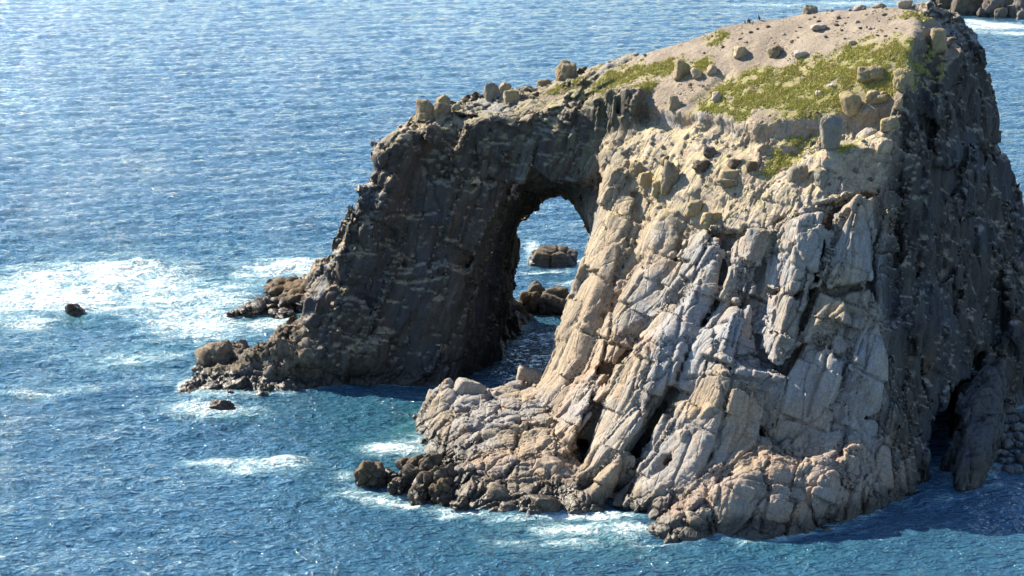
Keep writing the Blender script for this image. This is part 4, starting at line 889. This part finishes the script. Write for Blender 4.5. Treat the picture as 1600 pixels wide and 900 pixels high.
# ------------------------------------------------------------------ birds
k = NT('dark_plumage'); k.done(k.mix(k.noise(k.pos, 30, 3), (.012, .013, .015), (.03, .032, .036)), .6); m_bird = k.m
k = NT('white_plumage'); k.done(k.mix(k.noise(k.pos, 20, 3), (.72, .72, .70), (.82, .82, .80)), .7); m_white = k.m
k = NT('grey_wing'); k.done(k.mix(k.noise(k.pos, 20, 3), (.30, .32, .34), (.40, .42, .44)), .7); m_gwing = k.m
k = NT('yellow_bill'); k.done(k.mix(k.noise(k.pos, 40, 2), (.55, .36, .05), (.65, .42, .08)), .5); m_bill = k.m
def tube(path, rads, n=8, squash=1.0):
    path = np.array(path, float); vs_ = []; fs = []
    for i, p in enumerate(path):
        t = path[min(i + 1, len(path) - 1)] - path[max(i - 1, 0)]; t /= np.linalg.norm(t)
        a = np.cross(t, (0, 1, 0)) if abs(t[1]) < .9 else np.cross(t, (1, 0, 0)); a /= np.linalg.norm(a); b = np.cross(t, a)
        for j in range(n):
            th = 2 * math.pi * j / n; vs_.append(p + rads[i] * (math.cos(th) * a + math.sin(th) * b * squash))
    for i in range(len(path) - 1):
        for j in range(n): fs.append([i * n + j, i * n + (j + 1) % n, (i + 1) * n + (j + 1) % n, (i + 1) * n + j])
    return np.array(vs_), np.array(fs)
def bird(u, v, label, rot, spread, white=False, size=1.0):
    p = next(h for h in (hit(u, v + t) for t in range(0, 30)) if h is not None); e = empty('gull' if white else 'cormorant', p, label, 'bird', None if white else 'cormorants on the skyline'); e.rotation_euler = (0, 0, rot); e.scale = (size,) * 3
    mt = m_white if white else m_bird
    if white: body = tube([(-.28, 0, .24), (-.2, 0, .26), (0, 0, .27), (.16, 0, .33), (.22, 0, .42), (.27, 0, .46), (.31, 0, .45)], [.02, .07, .11, .10, .06, .05, .01])
    else: body = tube([(-.10, 0, .14), (-.08, 0, .24), (0, 0, .42), (.05, 0, .56), (.07, 0, .66), (.06, 0, .76), (.10, 0, .80), (.15, 0, .80)], [.03, .10, .13, .10, .05, .038, .042, .015])
    mesh_obj('body', *body, mt, e)
    mesh_obj('bill', *(tube([(.30, 0, .45), (.38, 0, .43)], [.018, .004], 6) if white else tube([(.14, 0, .80), (.24, 0, .79)], [.016, .005], 6)), m_bill, e)
    mesh_obj('tail', *(tube([(-.24, 0, .26), (-.42, 0, .23)], [.05, .03], 6, .3) if white else tube([(-.08, 0, .2), (-.2, 0, .03)], [.05, .03], 6, .4)), m_gwing if white else mt, e)
    for sd in (-1, 1):
        if spread: w_ = tube([(.03, sd * .10, .55), (.02, sd * .30, .60), (-.02, sd * .50, .48)], [.05, .10, .03], 6, .35)
        elif white: w_ = tube([(.12, sd * .09, .33), (-.08, sd * .11, .29), (-.38, sd * .05, .25)], [.03, .07, .01], 6, .4)
        else: w_ = tube([(.05, sd * .11, .52), (0, sd * .13, .36), (-.10, sd * .08, .16)], [.03, .07, .01], 6, .5)
        mesh_obj('wing', *w_, m_gwing if white else mt, e)
        mesh_obj('leg', *tube([(.02, sd * .05, .2), (.03, sd * .05, -.04)], [.014, .012], 6), m_bill if white else mt, e)
bird(1171, 38, 'cormorant with its wings held out, standing lowest of the skyline group', 2.2, True)
bird(1164, 34, 'small crouched cormorant at the left of the skyline group', 2.8, False, size=.7)
bird(1169, 32, 'upright cormorant behind the one holding its wings out', .6, False)
bird(1186, 31, 'upright cormorant standing apart at the right of the skyline group', 2.6, False, size=1.1)
bird(1298, 138, 'white gull standing in the grass above the scarp', -1.2, False, True, 1.4)
